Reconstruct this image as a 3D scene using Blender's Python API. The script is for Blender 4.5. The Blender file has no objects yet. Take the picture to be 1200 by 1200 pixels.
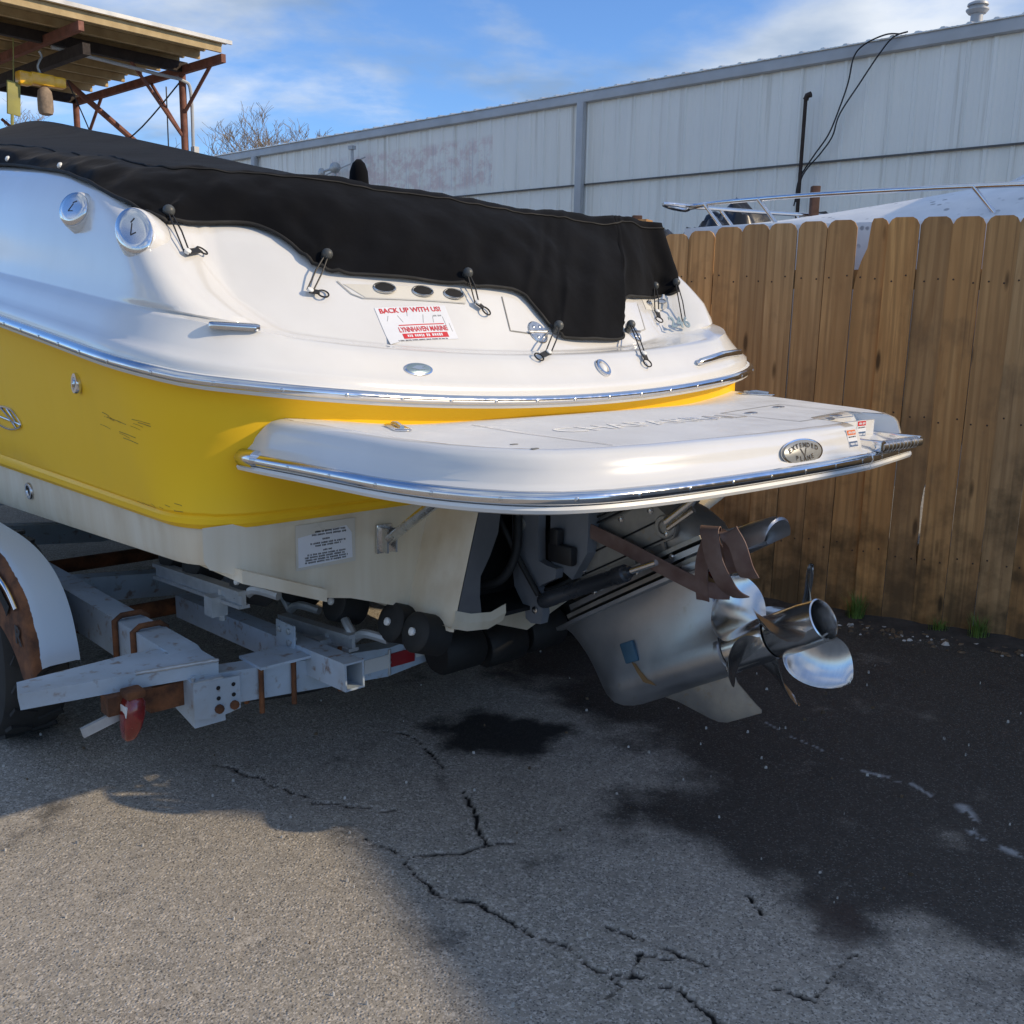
import bpy, bmesh, math, random
import numpy as np
from mathutils import Vector, Matrix, noise as mnoise

random.seed(7)
R = math.radians
SC = bpy.context.scene
COL = SC.collection

# ---------------------------------------------------------------- camera
CAM_H, PITCH, ROLL = 1.42, R(11.3), R(1.2)
cam_data = bpy.data.cameras.new('camera')
cam_data.sensor_width = 36.0
cam_data.lens = 34.5
cam_data.clip_start, cam_data.clip_end = 0.05, 6000.0
camera = bpy.data.objects.new('camera', cam_data)
COL.objects.link(camera)
fw = Vector((0, math.cos(PITCH), -math.sin(PITCH)))
up0 = Vector((0, math.sin(PITCH), math.cos(PITCH)))
r0 = Vector((1, 0, 0))
rt = r0 * math.cos(ROLL) + up0 * math.sin(ROLL)
up = up0 * math.cos(ROLL) - r0 * math.sin(ROLL)
m = Matrix((rt, up, -fw)).transposed().to_4x4()
m.translation = Vector((0, 0, CAM_H))
camera.matrix_world = m
SC.camera = camera

# ---------------------------------------------------------------- sky and sun
SUN_AZ, SUN_EL = R(-10.0), R(28.0)          # towards the sun: to the right of the picture, low
world = bpy.data.worlds.new('World')
SC.world = world
world.use_nodes = True
wn, wl = world.node_tree.nodes, world.node_tree.links
wn.clear()
wout = wn.new('ShaderNodeOutputWorld')
wbg = wn.new('ShaderNodeBackground')
wbg.inputs['Strength'].default_value = 0.15
wsky = wn.new('ShaderNodeTexSky')
wsky.sky_type = 'NISHITA'
wsky.sun_disc = False
wsky.sun_elevation = SUN_EL
wsky.sun_rotation = math.pi / 2 - SUN_AZ
wsky.altitude = 10.0
wsky.air_density = 1.0
wsky.dust_density = 0.3
wsky.ozone_density = 3.0
# broken cloud drifting over the whole sky
wtc = wn.new('ShaderNodeTexCoord')
wsep = wn.new('ShaderNodeSeparateXYZ')
wl.new(wtc.outputs['Generated'], wsep.inputs[0])
def wmath(op, a, b=None, clamp=False):
    n = wn.new('ShaderNodeMath'); n.operation = op; n.use_clamp = clamp
    for i, v in enumerate((a, b)):
        if v is None: continue
        if isinstance(v, (int, float)): n.inputs[i].default_value = v
        else: wl.new(v, n.inputs[i])
    return n.outputs[0]
wz = wmath('ADD', wmath('MAXIMUM', wsep.outputs['Z'], 0.0), 0.12)
wcx = wmath('DIVIDE', wsep.outputs['X'], wz)
wcy = wmath('DIVIDE', wsep.outputs['Y'], wz)
wcomb = wn.new('ShaderNodeCombineXYZ')
wl.new(wcx, wcomb.inputs[0]); wl.new(wcy, wcomb.inputs[1])
wcomb.inputs[2].default_value = 6.7
wnz = wn.new('ShaderNodeTexNoise')
wnz.inputs['Scale'].default_value = 0.55
wnz.inputs['Detail'].default_value = 9.0
wnz.inputs['Roughness'].default_value = 0.56
wnz.inputs['Distortion'].default_value = 0.25
wl.new(wcomb.outputs[0], wnz.inputs['Vector'])
wramp = wn.new('ShaderNodeMapRange')
wramp.interpolation_type = 'SMOOTHSTEP'
wramp.inputs['From Min'].default_value = 0.455
wramp.inputs['From Max'].default_value = 0.585
wl.new(wnz.outputs['Fac'], wramp.inputs['Value'])
wnz2 = wn.new('ShaderNodeTexNoise')
wnz2.inputs['Scale'].default_value = 1.5
wnz2.inputs['Detail'].default_value = 6.0
wl.new(wcomb.outputs[0], wnz2.inputs['Vector'])
wccol = wn.new('ShaderNodeMix'); wccol.data_type = 'RGBA'
wccol.inputs['A'].default_value = (2.5, 2.7, 2.9, 1)
wccol.inputs['B'].default_value = (8.2, 6.6, 5.1, 1)
wr2 = wn.new('ShaderNodeMapRange')
wr2.inputs['From Min'].default_value = 0.38; wr2.inputs['From Max'].default_value = 0.66
wl.new(wnz2.outputs['Fac'], wr2.inputs['Value'])
wl.new(wr2.outputs[0], wccol.inputs['Factor'])
wmix = wn.new('ShaderNodeMix'); wmix.data_type = 'RGBA'
wl.new(wmath('MULTIPLY', wramp.outputs[0], 0.85), wmix.inputs['Factor'])
wl.new(wsky.outputs[0], wmix.inputs['A'])
wl.new(wccol.outputs['Result'], wmix.inputs['B'])
wtint = wn.new('ShaderNodeMix'); wtint.data_type = 'RGBA'; wtint.blend_type = 'MULTIPLY'
wtint.inputs['Factor'].default_value = 1.0
wtint.inputs['B'].default_value = (.76, .98, 1.30, 1)      # daylight balance of the camera
wl.new(wmix.outputs['Result'], wtint.inputs['A'])
wl.new(wtint.outputs['Result'], wbg.inputs['Color'])
wl.new(wbg.outputs[0], wout.inputs['Surface'])

sun_data = bpy.data.lights.new('sun', 'SUN')
sun_data.energy = 4.0
sun_data.angle = R(0.53)
sun_data.color = (1.0, 0.81, 0.55)
sun = bpy.data.objects.new('sun', sun_data)
COL.objects.link(sun)
sdir = Vector((math.cos(SUN_AZ) * math.cos(SUN_EL), math.sin(SUN_AZ) * math.cos(SUN_EL), math.sin(SUN_EL)))
sun.rotation_euler = (-sdir).to_track_quat('-Z', 'Y').to_euler()
sun.location = sdir * 60

SC.view_settings.view_transform = 'Standard'
SC.view_settings.look = 'None'
SC.view_settings.exposure = 0.0
SC.view_settings.gamma = 1.0
SC.view_settings.use_curve_mapping = False
SC.render.engine = 'CYCLES'
SC.cycles.use_denoising = True
SC.cycles.max_bounces = 8
SC.cycles.sample_clamp_indirect = 6.0

# ---------------------------------------------------------------- helpers
def V(*a): return Vector(a)

class MB:
    """collects faces for one mesh"""
    def __init__(self):
        self.v, self.f, self.mi = [], [], []
    def add(self, verts, faces, mi=0):
        b = len(self.v)
        self.v += [tuple(p) for p in verts]
        self.f += [tuple(b + i for i in f) for f in faces]
        self.mi += [mi] * len(faces)
        return self
    def box(self, c, size, rot=None, mi=0, bev=0.0):
        hx, hy, hz = [s / 2 for s in size]
        if bev <= 0:
            vs = [V(x, y, z) for z in (-hz, hz) for y in (-hy, hy) for x in (-hx, hx)]
            fs = [(0, 2, 3, 1), (4, 5, 7, 6), (0, 1, 5, 4), (2, 6, 7, 3), (0, 4, 6, 2), (1, 3, 7, 5)]
        else:
            bm = bmesh.new(); bmesh.ops.create_cube(bm, size=1.0)
            for q in bm.verts: q.co = V(q.co.x * size[0], q.co.y * size[1], q.co.z * size[2])
            bmesh.ops.bevel(bm, geom=list(bm.edges), offset=min(bev, min(size) * .45), segments=2, affect='EDGES', profile=.6)
            bm.verts.index_update()
            vs = [q.co.copy() for q in bm.verts]; fs = [[q.index for q in f.verts] for f in bm.faces]
            bm.free()
        if rot is not None: vs = [rot @ p for p in vs]
        c = Vector(c)
        return self.add([p + c for p in vs], fs, mi)
    def bar(self, p, q, w, h, roll=0.0, mi=0, bev=0.0):
        """square bar from p to q; w across, h up"""
        p, q = Vector(p), Vector(q)
        d = q - p; L = d.length; d.normalize()
        upv = V(0, 0, 1) if abs(d.z) < .95 else V(1, 0, 0)
        s = d.cross(upv).normalized(); u = s.cross(d)
        rot = Matrix((d, s, u)).transposed() @ Matrix.Rotation(roll, 3, 'X')
        return self.box((p + q) / 2, (L, w, h), rot, mi, bev)
    def tube(self, pts, r, n=10, cap=True, mi=0, closed=False):
        pts = [Vector(p) for p in pts]
        N = len(pts)
        rs = r if isinstance(r, (list, tuple)) else [r] * N
        rings = []
        prev = None
        for i, p in enumerate(pts):
            if closed: t = pts[(i + 1) % N] - pts[i - 1]
            else: t = pts[min(i + 1, N - 1)] - pts[max(i - 1, 0)]
            t.normalize()
            if prev is None:
                a = V(0, 0, 1) if abs(t.z) < .9 else V(1, 0, 0)
                s = t.cross(a).normalized()
            else:
                s = (prev - t * prev.dot(t)).normalized()
            prev = s
            u = t.cross(s)
            rings.append([p + (s * math.cos(2 * math.pi * k / n) + u * math.sin(2 * math.pi * k / n)) * rs[i] for k in range(n)])
        vs = [q for ring in rings for q in ring]
        fs = []
        for i in range(N if closed else N - 1):
            j = (i + 1) % N
            for k in range(n):
                l = (k + 1) % n
                fs.append((i * n + k, j * n + k, j * n + l, i * n + l))
        if cap and not closed:
            fs.append(tuple(range(n))[::1]); fs.append(tuple((N - 1) * n + k for k in reversed(range(n))))
        return self.add(vs, fs, mi)
    def lathe(self, prof, o, axis, n=24, mi=0, cap=True):
        """prof: (dist along axis, radius)"""
        o, axis = Vector(o), Vector(axis).normalized()
        a = V(0, 0, 1) if abs(axis.z) < .9 else V(1, 0, 0)
        s = axis.cross(a).normalized(); u = axis.cross(s)
        vs, fs = [], []
        for d, r in prof:
            for k in range(n):
                t = 2 * math.pi * k / n
                vs.append(o + axis * d + (s * math.cos(t) + u * math.sin(t)) * r)
        for i in range(len(prof) - 1):
            for k in range(n):
                l = (k + 1) % n
                fs.append((i * n + k, i * n + l, (i + 1) * n + l, (i + 1) * n + k))
        if cap:
            fs.append(tuple(reversed(range(n)))); fs.append(tuple((len(prof) - 1) * n + k for k in range(n)))
        return self.add(vs, fs, mi)
    def prism(self, poly, d, mi=0):
        """poly: 3-d points of a flat face, extruded by vector d"""
        poly = [Vector(p) for p in poly]; d = Vector(d); n = len(poly)
        vs = poly + [p + d for p in poly]
        fs = [tuple(reversed(range(n))), tuple(range(n, 2 * n))]
        fs += [(i, (i + 1) % n, n + (i + 1) % n, n + i) for i in range(n)]
        return self.add(vs, fs, mi)
    def grid(self, P, mi=0, closed=False):
        nu, nv = len(P), len(P[0])
        vs = [p for row in P for p in row]
        fs = []
        for i in range(nu - 1):
            for j in range(nv if closed else nv - 1):
                k = (j + 1) % nv
                fs.append((i * nv + j, i * nv + k, (i + 1) * nv + k, (i + 1) * nv + j))
        return self.add(vs, fs, mi)
    def sphere(self, c, r, n=12, mi=0):
        rr = r if isinstance(r, (tuple, list)) else (r, r, r)
        c = Vector(c); vs, fs = [], []
        for i in range(n // 2 + 1):
            th = math.pi * i / (n // 2)
            for k in range(n):
                ph = 2 * math.pi * k / n
                vs.append(c + V(rr[0] * math.sin(th) * math.cos(ph), rr[1] * math.sin(th) * math.sin(ph), rr[2] * math.cos(th)))
        for i in range(n // 2):
            for k in range(n):
                l = (k + 1) % n
                fs.append((i * n + k, (i + 1) * n + k, (i + 1) * n + l, i * n + l))
        return self.add(vs, fs, mi)
    def mesh(self, name, mats, angle=35, weld=True):
        me = bpy.data.meshes.new(name)
        me.from_pydata(self.v, [], self.f)
        mats = mats if isinstance(mats, (list, tuple)) else [mats]
        for q in mats: me.materials.append(M[q] if isinstance(q, str) else q)
        me.polygons.foreach_set('material_index', self.mi)
        bm = bmesh.new(); bm.from_mesh(me)
        if weld: bmesh.ops.remove_doubles(bm, verts=bm.verts, dist=1e-5)
        bmesh.ops.recalc_face_normals(bm, faces=bm.faces)
        bm.to_mesh(me); bm.free()
        me.shade_smooth()
        me.set_sharp_from_angle(angle=R(angle))
        return me
    def build(self, name, mats, parent=None, angle=35, weld=True):
        return link(name, self.mesh(name, mats, angle, weld), parent)

def link(name, me, parent=None):
    o = bpy.data.objects.new(name, me)
    COL.objects.link(o)
    if parent is not None: o.parent = parent
    return o
def tag(o, label=None, cat=None, group=None, kind=None):
    if label: o['label'] = label
    if cat: o['category'] = cat
    if group: o['group'] = group
    if kind: o['kind'] = kind
    return o
def thing(name, label, cat, loc=(0, 0, 0), rotz=0.0, group=None):
    o = bpy.data.objects.new(name, None)
    o.empty_display_size = .2
    COL.objects.link(o)
    o.location = loc; o.rotation_euler = (0, 0, rotz)
    return tag(o, label, cat, group)
def lerp(a, b, t): return a + (b - a) * t
def sstep(x, a, b):
    t = min(1, max(0, (x - a) / (b - a))); return t * t * (3 - 2 * t)
def interp(x, pts):
    """piecewise linear through sorted (x, y)"""
    if x <= pts[0][0]: return pts[0][1]
    for (x0, y0), (x1, y1) in zip(pts, pts[1:]):
        if x <= x1: return y0 + (y1 - y0) * (x - x0) / (x1 - x0)
    return pts[-1][1]
def catmull(pts, per=6):
    pts = [Vector(p) for p in pts]; out = []
    n = len(pts)
    for i in range(n - 1):
        p0, p1, p2, p3 = pts[max(i - 1, 0)], pts[i], pts[i + 1], pts[min(i + 2, n - 1)]
        for k in range(per):
            t = k / per
            out.append(.5 * (2 * p1 + (p2 - p0) * t + (2 * p0 - 5 * p1 + 4 * p2 - p3) * t * t + (3 * p1 - p0 - 3 * p2 + p3) * t ** 3))
    out.append(pts[-1]); return out
def text_mesh(body, size, name, mat, thick=0.0004, bold=0.0, align='CENTER', space=1.0, xs=1.0):
    cu = bpy.data.curves.new(name + '_curve', 'FONT')
    cu.body = body; cu.size = size; cu.align_x = align; cu.align_y = 'CENTER'
    cu.extrude = thick; cu.offset = bold; cu.space_character = space; cu.resolution_u = 3
    o = bpy.data.objects.new(name + '_tmp', cu)
    COL.objects.link(o)
    dg = bpy.context.evaluated_depsgraph_get()
    me = bpy.data.meshes.new_from_object(o.evaluated_get(dg))
    bpy.data.objects.remove(o); bpy.data.curves.remove(cu)
    if xs != 1.0: me.transform(Matrix.Diagonal((xs, 1, 1, 1)))
    me.materials.clear(); me.materials.append(M[mat])
    return me
# ---------------------------------------------------------------- materials
M = {}
class NT:
    def __init__(self, name):
        self.m = bpy.data.materials.new(name); self.m.use_nodes = True
        self.t = self.m.node_tree; self.n = self.t.nodes; self.l = self.t.links
        self.b = self.n['Principled BSDF']
        M[name] = self.m
        self.tc = self.n.new('ShaderNodeTexCoord')
    def new(self, t): return self.n.new('ShaderNode' + t)
    def put(self, sock, v):
        if isinstance(v, bpy.types.NodeSocket): self.l.new(v, sock)
        elif isinstance(v, (tuple, list)) and sock.type == 'RGBA': sock.default_value = (*v, 1) if len(v) == 3 else v
        else: sock.default_value = v
    def set(self, **k):
        for a, v in k.items(): self.put(self.b.inputs[a.replace('_', ' ')], v)
        return self
    def coord(self, space='Object', scale=(1, 1, 1), loc=(0, 0, 0), rot=(0, 0, 0)):
        mp = self.new('Mapping'); mp.inputs['Scale'].default_value = scale
        mp.inputs['Location'].default_value = loc; mp.inputs['Rotation'].default_value = rot
        self.l.new(self.tc.outputs[space], mp.inputs[0]); return mp.outputs[0]
    def noise(self, scale, detail=4, rough=.55, vec=None, dist=0.0):
        t = self.new('TexNoise'); t.inputs['Scale'].default_value = scale
        t.inputs['Detail'].default_value = detail; t.inputs['Roughness'].default_value = rough
        t.inputs['Distortion'].default_value = dist
        self.l.new(vec if vec is not None else self.tc.outputs['Object'], t.inputs['Vector'])
        return t.outputs['Fac']
    def voro(self, scale, vec=None, feature='F1', out='Distance', rnd=1.0):
        t = self.new('TexVoronoi'); t.feature = feature
        t.inputs['Scale'].default_value = scale; t.inputs['Randomness'].default_value = rnd
        self.l.new(vec if vec is not None else self.tc.outputs['Object'], t.inputs['Vector'])
        return t.outputs[out]
    def mr(self, v, a, b, c=0.0, d=1.0, smooth=False):
        t = self.new('MapRange'); 
        if smooth: t.interpolation_type = 'SMOOTHSTEP'
        self.put(t.inputs['Value'], v)
        for k, x in zip(('From Min', 'From Max', 'To Min', 'To Max'), (a, b, c, d)): self.put(t.inputs[k], x)
        return t.outputs[0]
    def math(self, op, a, b=None, clamp=False):
        t = self.new('Math'); t.operation = op; t.use_clamp = clamp
        self.put(t.inputs[0], a)
        if b is not None: self.put(t.inputs[1], b)
        return t.outputs[0]
    def mix(self, f, a, b, blend='MIX'):
        t = self.new('Mix'); t.data_type = 'RGBA'; t.blend_type = blend
        self.put(t.inputs[0], f)
        self.put(t.inputs[6], a); self.put(t.inputs[7], b)
        return t.outputs[2]
    def bump(self, h, strength=.3, dist=.01, nrm=None):
        t = self.new('Bump'); t.inputs['Strength'].default_value = strength
        t.inputs['Distance'].default_value = dist
        self.l.new(h, t.inputs['Height'])
        if nrm is not None: self.l.new(nrm, t.inputs['Normal'])
        return t.outputs[0]
    def attr(self, name, out='Fac'):
        t = self.new('Attribute'); t.attribute_name = name
        return t.outputs[out]
    def rnd(self):
        return self.new('ObjectInfo').outputs['Random']
def simple(name, col, rough=.5, metal=0.0, var=.12, scale=6.0, bump=0.0, bscale=40.0, rvar=.1, coat=0.0):
    k = NT(name)
    nf = k.noise(scale, 5)
    lo = tuple(c * (1 - var) for c in col); hi = tuple(min(1, c * (1 + var)) for c in col)
    k.set(Base_Color=k.mix(k.mr(nf, .3, .7), lo, hi), Metallic=metal,
          Roughness=k.mr(k.noise(scale * 2.3, 4), .3, .7, max(0, rough - rvar), min(1, rough + rvar)))
    if coat: k.set(Coat_Weight=coat, Coat_Roughness=.05)
    if bump: k.set(Normal=k.bump(k.noise(bscale, 4), bump, .004))
    return k

# gelcoat, white: faint chalking and dust
k = NT('gelcoat_white')
ch = k.noise(3.0, 6); fine = k.noise(60.0, 3)
k.set(Base_Color=k.mix(k.mr(ch, .35, .75), (.71, .71, .70), (.64, .635, .62)),
      Roughness=k.mr(ch, .3, .7, .12, .22), Coat_Weight=.6, Coat_Roughness=.035, IOR=1.5)
k.set(Normal=k.bump(k.noise(5.0, 2), .02, .05))
# gelcoat, yellow: sun-faded streaks, a scuffed rub
k = NT('gelcoat_yellow')
ch = k.noise(2.2, 5); st = k.noise(1.0, 4, vec=k.coord(scale=(5, 5, .6)))
base = k.mix(k.mr(ch, .3, .75), (.98, .595, .022), (.94, .56, .028))
base = k.mix(k.mr(st, .52, .75, 0, .30), base, (.82, .50, .03))
k.set(Base_Color=base, Roughness=k.mr(ch, .3, .7, .34, .50), Coat_Weight=.0, Specular_IOR_Level=.16)
# bottom of the hull, stained by standing water
k = NT('gelcoat_bottom')
st = k.noise(1.0, 6, vec=k.coord(scale=(9, 9, .7))); bl = k.noise(4, 5)
base = k.mix(k.mr(st, .38, .68), (.66, .57, .42), (.76, .70, .57))
base = k.mix(k.mr(bl, .55, .75, 0, .6), base, (.50, .40, .26))
k.set(Base_Color=base, Roughness=.45)
simple('nonskid_white', (.72, .72, .71), .42, var=.06, bump=.15, bscale=260)
simple('grey_gelcoat', (.12, .12, .125), .55, var=.15)
simple('black_rubber', (.012, .012, .012), .7, var=.3, bump=.1)
simple('black_plastic', (.016, .016, .018), .45, var=.2)
simple('dark_void', (.006, .006, .007), .8, var=.2)
k = simple('chrome', (.72, .72, .73), .12, 1.0, var=.06, scale=20, rvar=.06)
k = simple('stainless', (.60, .60, .60), .24, 1.0, var=.10, scale=16, rvar=.08)
k = NT('prop_steel')
br = k.noise(1, 4, vec=k.coord(scale=(14, 90, 14)))
k.set(Base_Color=k.mix(k.mr(br, .3, .7), (.56, .555, .55), (.63, .625, .615)), Metallic=1.0, Roughness=k.mr(br, .3, .7, .17, .23))
# drive leg paint: grey, scuffed, tide marks
k = NT('drive_grey')
a_ = k.noise(7, 6); b_ = k.noise(34, 5)
base = k.mix(k.mr(a_, .35, .7), (.38, .39, .41), (.50, .505, .51))
base = k.mix(k.mr(b_, .62, .74, 0, .5), base, (.33, .30, .25))
k.set(Base_Color=base, Metallic=.85, Roughness=k.mr(a_, .3, .7, .28, .44))
k = NT('drive_worn')
a_ = k.noise(9, 6); b_ = k.noise(46, 6)
base = k.mix(k.mr(a_, .35, .7), (.28, .275, .265), (.46, .43, .375))
base = k.mix(k.mr(b_, .58, .72, 0, .7), base, (.34, .27, .18))
k.set(Base_Color=base, Metallic=.7, Roughness=.42, Normal=k.bump(b_, .2, .002))
simple('gimbal_grey', (.20, .215, .24), .5, .2, var=.15)
simple('cylinder_black', (.045, .05, .06), .30, .4, var=.2)
simple('anode_blue', (.055, .13, .20), .5, .3, var=.2)
simple('rust_stain', (.20, .12, .05), .8, 0, var=.3)
# boat cover canvas
k = NT('canvas_black')
wv = k.noise(420, 2); fold = k.noise(3.2, 4); dust = k.noise(5, 6)
base = k.mix(k.mr(dust, .45, .75), (.0024, .0027, .0040), (.0050, .0055, .0075))
k.set(Base_Color=base, Roughness=.85, Sheen_Weight=.04, Sheen_Roughness=.5, Specular_IOR_Level=.08)
k.set(Normal=k.bump(wv, .12, .002, k.bump(fold, .45, .03)))
simple('canvas_edge', (.008, .008, .008), .8, var=.2)
simple('toggle_grey', (.06, .065, .065), .45, var=.2)
simple('bungee_black', (.012, .012, .013), .6)
simple('white_plastic', (.72, .72, .70), .4, var=.05)
# trailer
k = NT('trailer_paint')
a_ = k.noise(6, 6); b_ = k.noise(30, 6)
base = k.mix(k.mr(a_, .35, .7), (.44, .53, .62), (.34, .42, .50))
base = k.mix(k.mr(b_, .58, .70, 0, .8), base, (.19, .115, .07))
base = k.mix(k.mr(k.noise(2.5, 6, .65), .48, .68, 0, .55), base, (.30, .31, .31))
k.set(Base_Color=base, Roughness=.45, Metallic=.05, Normal=k.bump(b_, .1, .002))
k = NT('galvanized')
sp = k.voro(38, out='Color'); a_ = k.noise(8, 5)
base = k.mix(k.mr(a_, .3, .7), (.36, .38, .39), (.50, .52, .53))
base = k.mix(.10, base, k.voro(38, out='Distance'), 'OVERLAY')
k.set(Base_Color=base, Roughness=.45, Metallic=.45)
k = NT('rust')
a_ = k.noise(14, 8, .65); b_ = k.noise(70, 5)
k.set(Base_Color=k.mix(k.mr(a_, .35, .68), (.055, .024, .012), (.22, .085, .032)), Roughness=.9, Normal=k.bump(b_, .4, .003))
k = NT('fender_paint')                       # white fender, a big patch gone to rust
a_ = k.noise(3.1, 6, .62); rr = k.noise(16, 8, .65)
w_ = k.math('ADD', k.attr('rust'), k.mr(a_, .3, .7, -.22, .22))
mask = k.mr(w_, .47, .50)
base = k.mix(mask, (.44, .52, .60), k.mix(k.mr(rr, .35, .68), (.060, .026, .014), (.20, .080, .032)))
k.set(Base_Color=base, Roughness=k.mr(mask, 0, 1, .38, .92), Normal=k.bump(rr, .12, .003))
k = NT('tyre_rubber')
k.set(Base_Color=k.mix(k.mr(k.noise(12, 5), .3, .7), (.018, .018, .018), (.032, .031, .029)), Roughness=.85, Normal=k.bump(k.noise(90, 3), .15, .003))
k = NT('bunk_carpet')
k.set(Base_Color=(.10, .105, .095), Roughness=.95, Normal=k.bump(k.noise(200, 3), .5, .003))
simple('red_lens', (.17, .010, .010), .2, var=.35, scale=30, coat=.6)
simple('red_tape', (.26, .015, .02), .4, var=.15)
simple('white_tape', (.62, .62, .60), .4, var=.08)
# webbing strap
k = NT('strap_webbing')
wv = k.new('TexWave'); wv.inputs['Scale'].default_value = 160; wv.inputs['Distortion'].default_value = .6
k.l.new(k.attr('uvw', 'Vector'), wv.inputs['Vector'])
a_ = k.noise(12, 4)
k.set(Base_Color=k.mix(k.mr(a_, .35, .7), (.13, .072, .060), (.22, .155, .135)), Roughness=.85,
      Normal=k.bump(wv.outputs['Fac'], .35, .002))
# decals
simple('decal_white', (.70, .72, .76), .35, var=.05)
simple('decal_red', (.55, .03, .035), .4, var=.1)
simple('decal_ink', (.03, .03, .035), .5)
simple('decal_blue', (.05, .10, .20), .4)
simple('decal_orange', (.65, .16, .05), .4)
simple('decal_grey', (.30, .31, .31), .4, .3, var=.08)
simple('clear_film', (.60, .57, .50), .3, var=.04)
simple('seam_dark', (.18, .18, .17), .6)
simple('seam_soft', (.42, .42, .41), .5)
simple('number_silver', (.26, .34, .37), .3, .5, var=.08)
# ---------------------------------------------------------------- ground
CRACKS = [[(-0.427, 3.183), (-0.335, 3.152), (-0.235, 3.003), (-0.209, 2.912)], [(-0.126, 2.771), (-0.094, 2.641), (-0.065, 2.521), (-0.039, 2.454), (-0.141, 2.407), (-0.243, 2.394), (-0.257, 2.352), (-0.197, 2.263), (-0.139, 2.209), (-0.064, 2.186), (0.065, 2.061), (0.168, 2.011), (0.187, 1.957), (0.272, 1.928), (0.306, 1.926), (0.392, 1.857), (0.426, 1.805), (0.52, 1.70), (.60, 1.5)], [(0.245, 1.924), (0.252, 1.877), (0.221, 1.843)], [(0.282, 1.928), (0.315, 1.997), (0.38, 1.981)], [(0.233, 2.106), (0.311, 2.06), (0.395, 2.0), (0.457, 1.966), (0.51, 1.901)], [(0.592, 1.887), (0.667, 1.849), (0.761, 1.976), (0.809, 2.013)], [(0.608, 2.243), (0.634, 2.137)], [(-0.922, 2.909), (-0.745, 2.799), (-0.562, 2.672), (-0.445, 2.651), (-0.317, 2.631)], [(-0.394, 2.485), (-0.26, 2.381)], [(-0.039, 2.454), (0.019, 2.479)]]
CRACK_W = [.0040, .0056, .0045, .0034, .0036, .0034, .0034, .003, .0034, .0034]
WET = [(-0.136, 4.064), (0.014, 3.668), (0.294, 3.346), (0.474, 3.07), (0.522, 2.915), (0.478, 2.798), (0.33, 2.764), (0.248, 2.707), (0.314, 2.608), (0.473, 2.52), (0.563, 2.371), (0.64, 2.314), (0.761, 2.198), (0.793, 2.07), (0.856, 2.104), (1.028, 2.127), (1.113, 2.002), (1.14, 1.902), (1.381, 1.707), (2.3, 1.3), (3.1, 1.2), (3.2, 3.9), (2.715, 4.244), (2.055, 4.509), (1.206, 5.119), (0.527, 5.4)]
OIL = [(-0.255, 3.242), (-0.2, 3.32), (-0.109, 3.356), (0.016, 3.271), (0.136, 3.248), (0.228, 3.267), (0.254, 3.21), (0.133, 3.134), (0.045, 3.023), (-0.067, 3.005), (-0.169, 3.072)]
RED = [(0.747, 2.186), (0.847, 2.201), (0.851, 2.121), (0.813, 2.038), (0.761, 2.03), (0.742, 2.101)]
UNDER = [(-2.4, 3.3), (-1.577, 3.175), (-1.171, 3.195), (-0.798, 3.251), (-0.516, 3.382), (-0.388, 3.645), (-0.21, 4.059), (0.089, 4.253), (0.451, 4.899), (-1.2, 5.45), (-2.4, 5.45)]
CHALK = [[(1.138, 2.962), (1.186, 2.904), (1.251, 2.861), (1.305, 2.796)], [(1.367, 2.729), (1.354, 2.627), (1.339, 2.532), (1.416, 2.446), (1.6, 2.3)], [(0.912, 3.34), (1.016, 3.164), (1.139, 3.005)]]

GX0, GX1, GY0, GY1, GD = -2.6, 3.2, 0.9, 5.5, 0.0095
gx = np.arange(GX0, GX1 + 1e-6, GD); gy = np.arange(GY0, GY1 + 1e-6, GD)
nx, ny = len(gx), len(gy)
XX, YY = np.meshgrid(gx, gy)
PX, PY = XX.ravel(), YY.ravel()
rng = np.random.default_rng(3)
def vnoise(x, y, cell, seed):
    g = np.random.default_rng(seed).random((256, 256))
    u, v = x / cell + 57.3, y / cell + 31.7
    i, j = np.floor(u).astype(int), np.floor(v).astype(int)
    fu, fv = u - i, v - j
    fu, fv = fu * fu * (3 - 2 * fu), fv * fv * (3 - 2 * fv)
    q = lambda a, b: g[a % 256, b % 256]
    return (q(i, j) * (1 - fu) + q(i + 1, j) * fu) * (1 - fv) + (q(i, j + 1) * (1 - fu) + q(i + 1, j + 1) * fu) * fv
def fbm(x, y, cell, seed, octv=4):
    s, a, t = 0, 1.0, 0
    for k in range(octv):
        s = s + a * vnoise(x, y, cell / 2 ** k, seed + k); t += a; a *= .55
    return s / t
WX = PX + (fbm(PX, PY, .16, 10) - .5) * .10
WY = PY + (fbm(PX, PY, .16, 20) - .5) * .10
CX = PX + (fbm(PX, PY, .05, 70, 3) - .5) * .035
CY = PY + (fbm(PX, PY, .05, 80, 3) - .5) * .035
def seg_dist(x, y, pts):
    d = np.full(x.shape, 9.0)
    for (x0, y0), (x1, y1) in zip(pts, pts[1:]):
        dx, dy = x1 - x0, y1 - y0
        t = np.clip(((x - x0) * dx + (y - y0) * dy) / (dx * dx + dy * dy), 0, 1)
        d = np.minimum(d, np.hypot(x - x0 - t * dx, y - y0 - t * dy))
    return d
def inside(x, y, poly):
    c = np.zeros(x.shape, bool); n = len(poly)
    for i in range(n):
        (x0, y0), (x1, y1) = poly[i], poly[(i + 1) % n]
        if y0 == y1: continue
        c ^= ((y0 > y) != (y1 > y)) & (x < (x1 - x0) * (y - y0) / (y1 - y0) + x0)
    return c
def soft(poly, w):
    d = seg_dist(WX, WY, poly + poly[:1])
    s = np.where(inside(WX, WY, poly), d, -d)
    return np.clip(s / w * .5 + .5, 0, 1)
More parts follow.
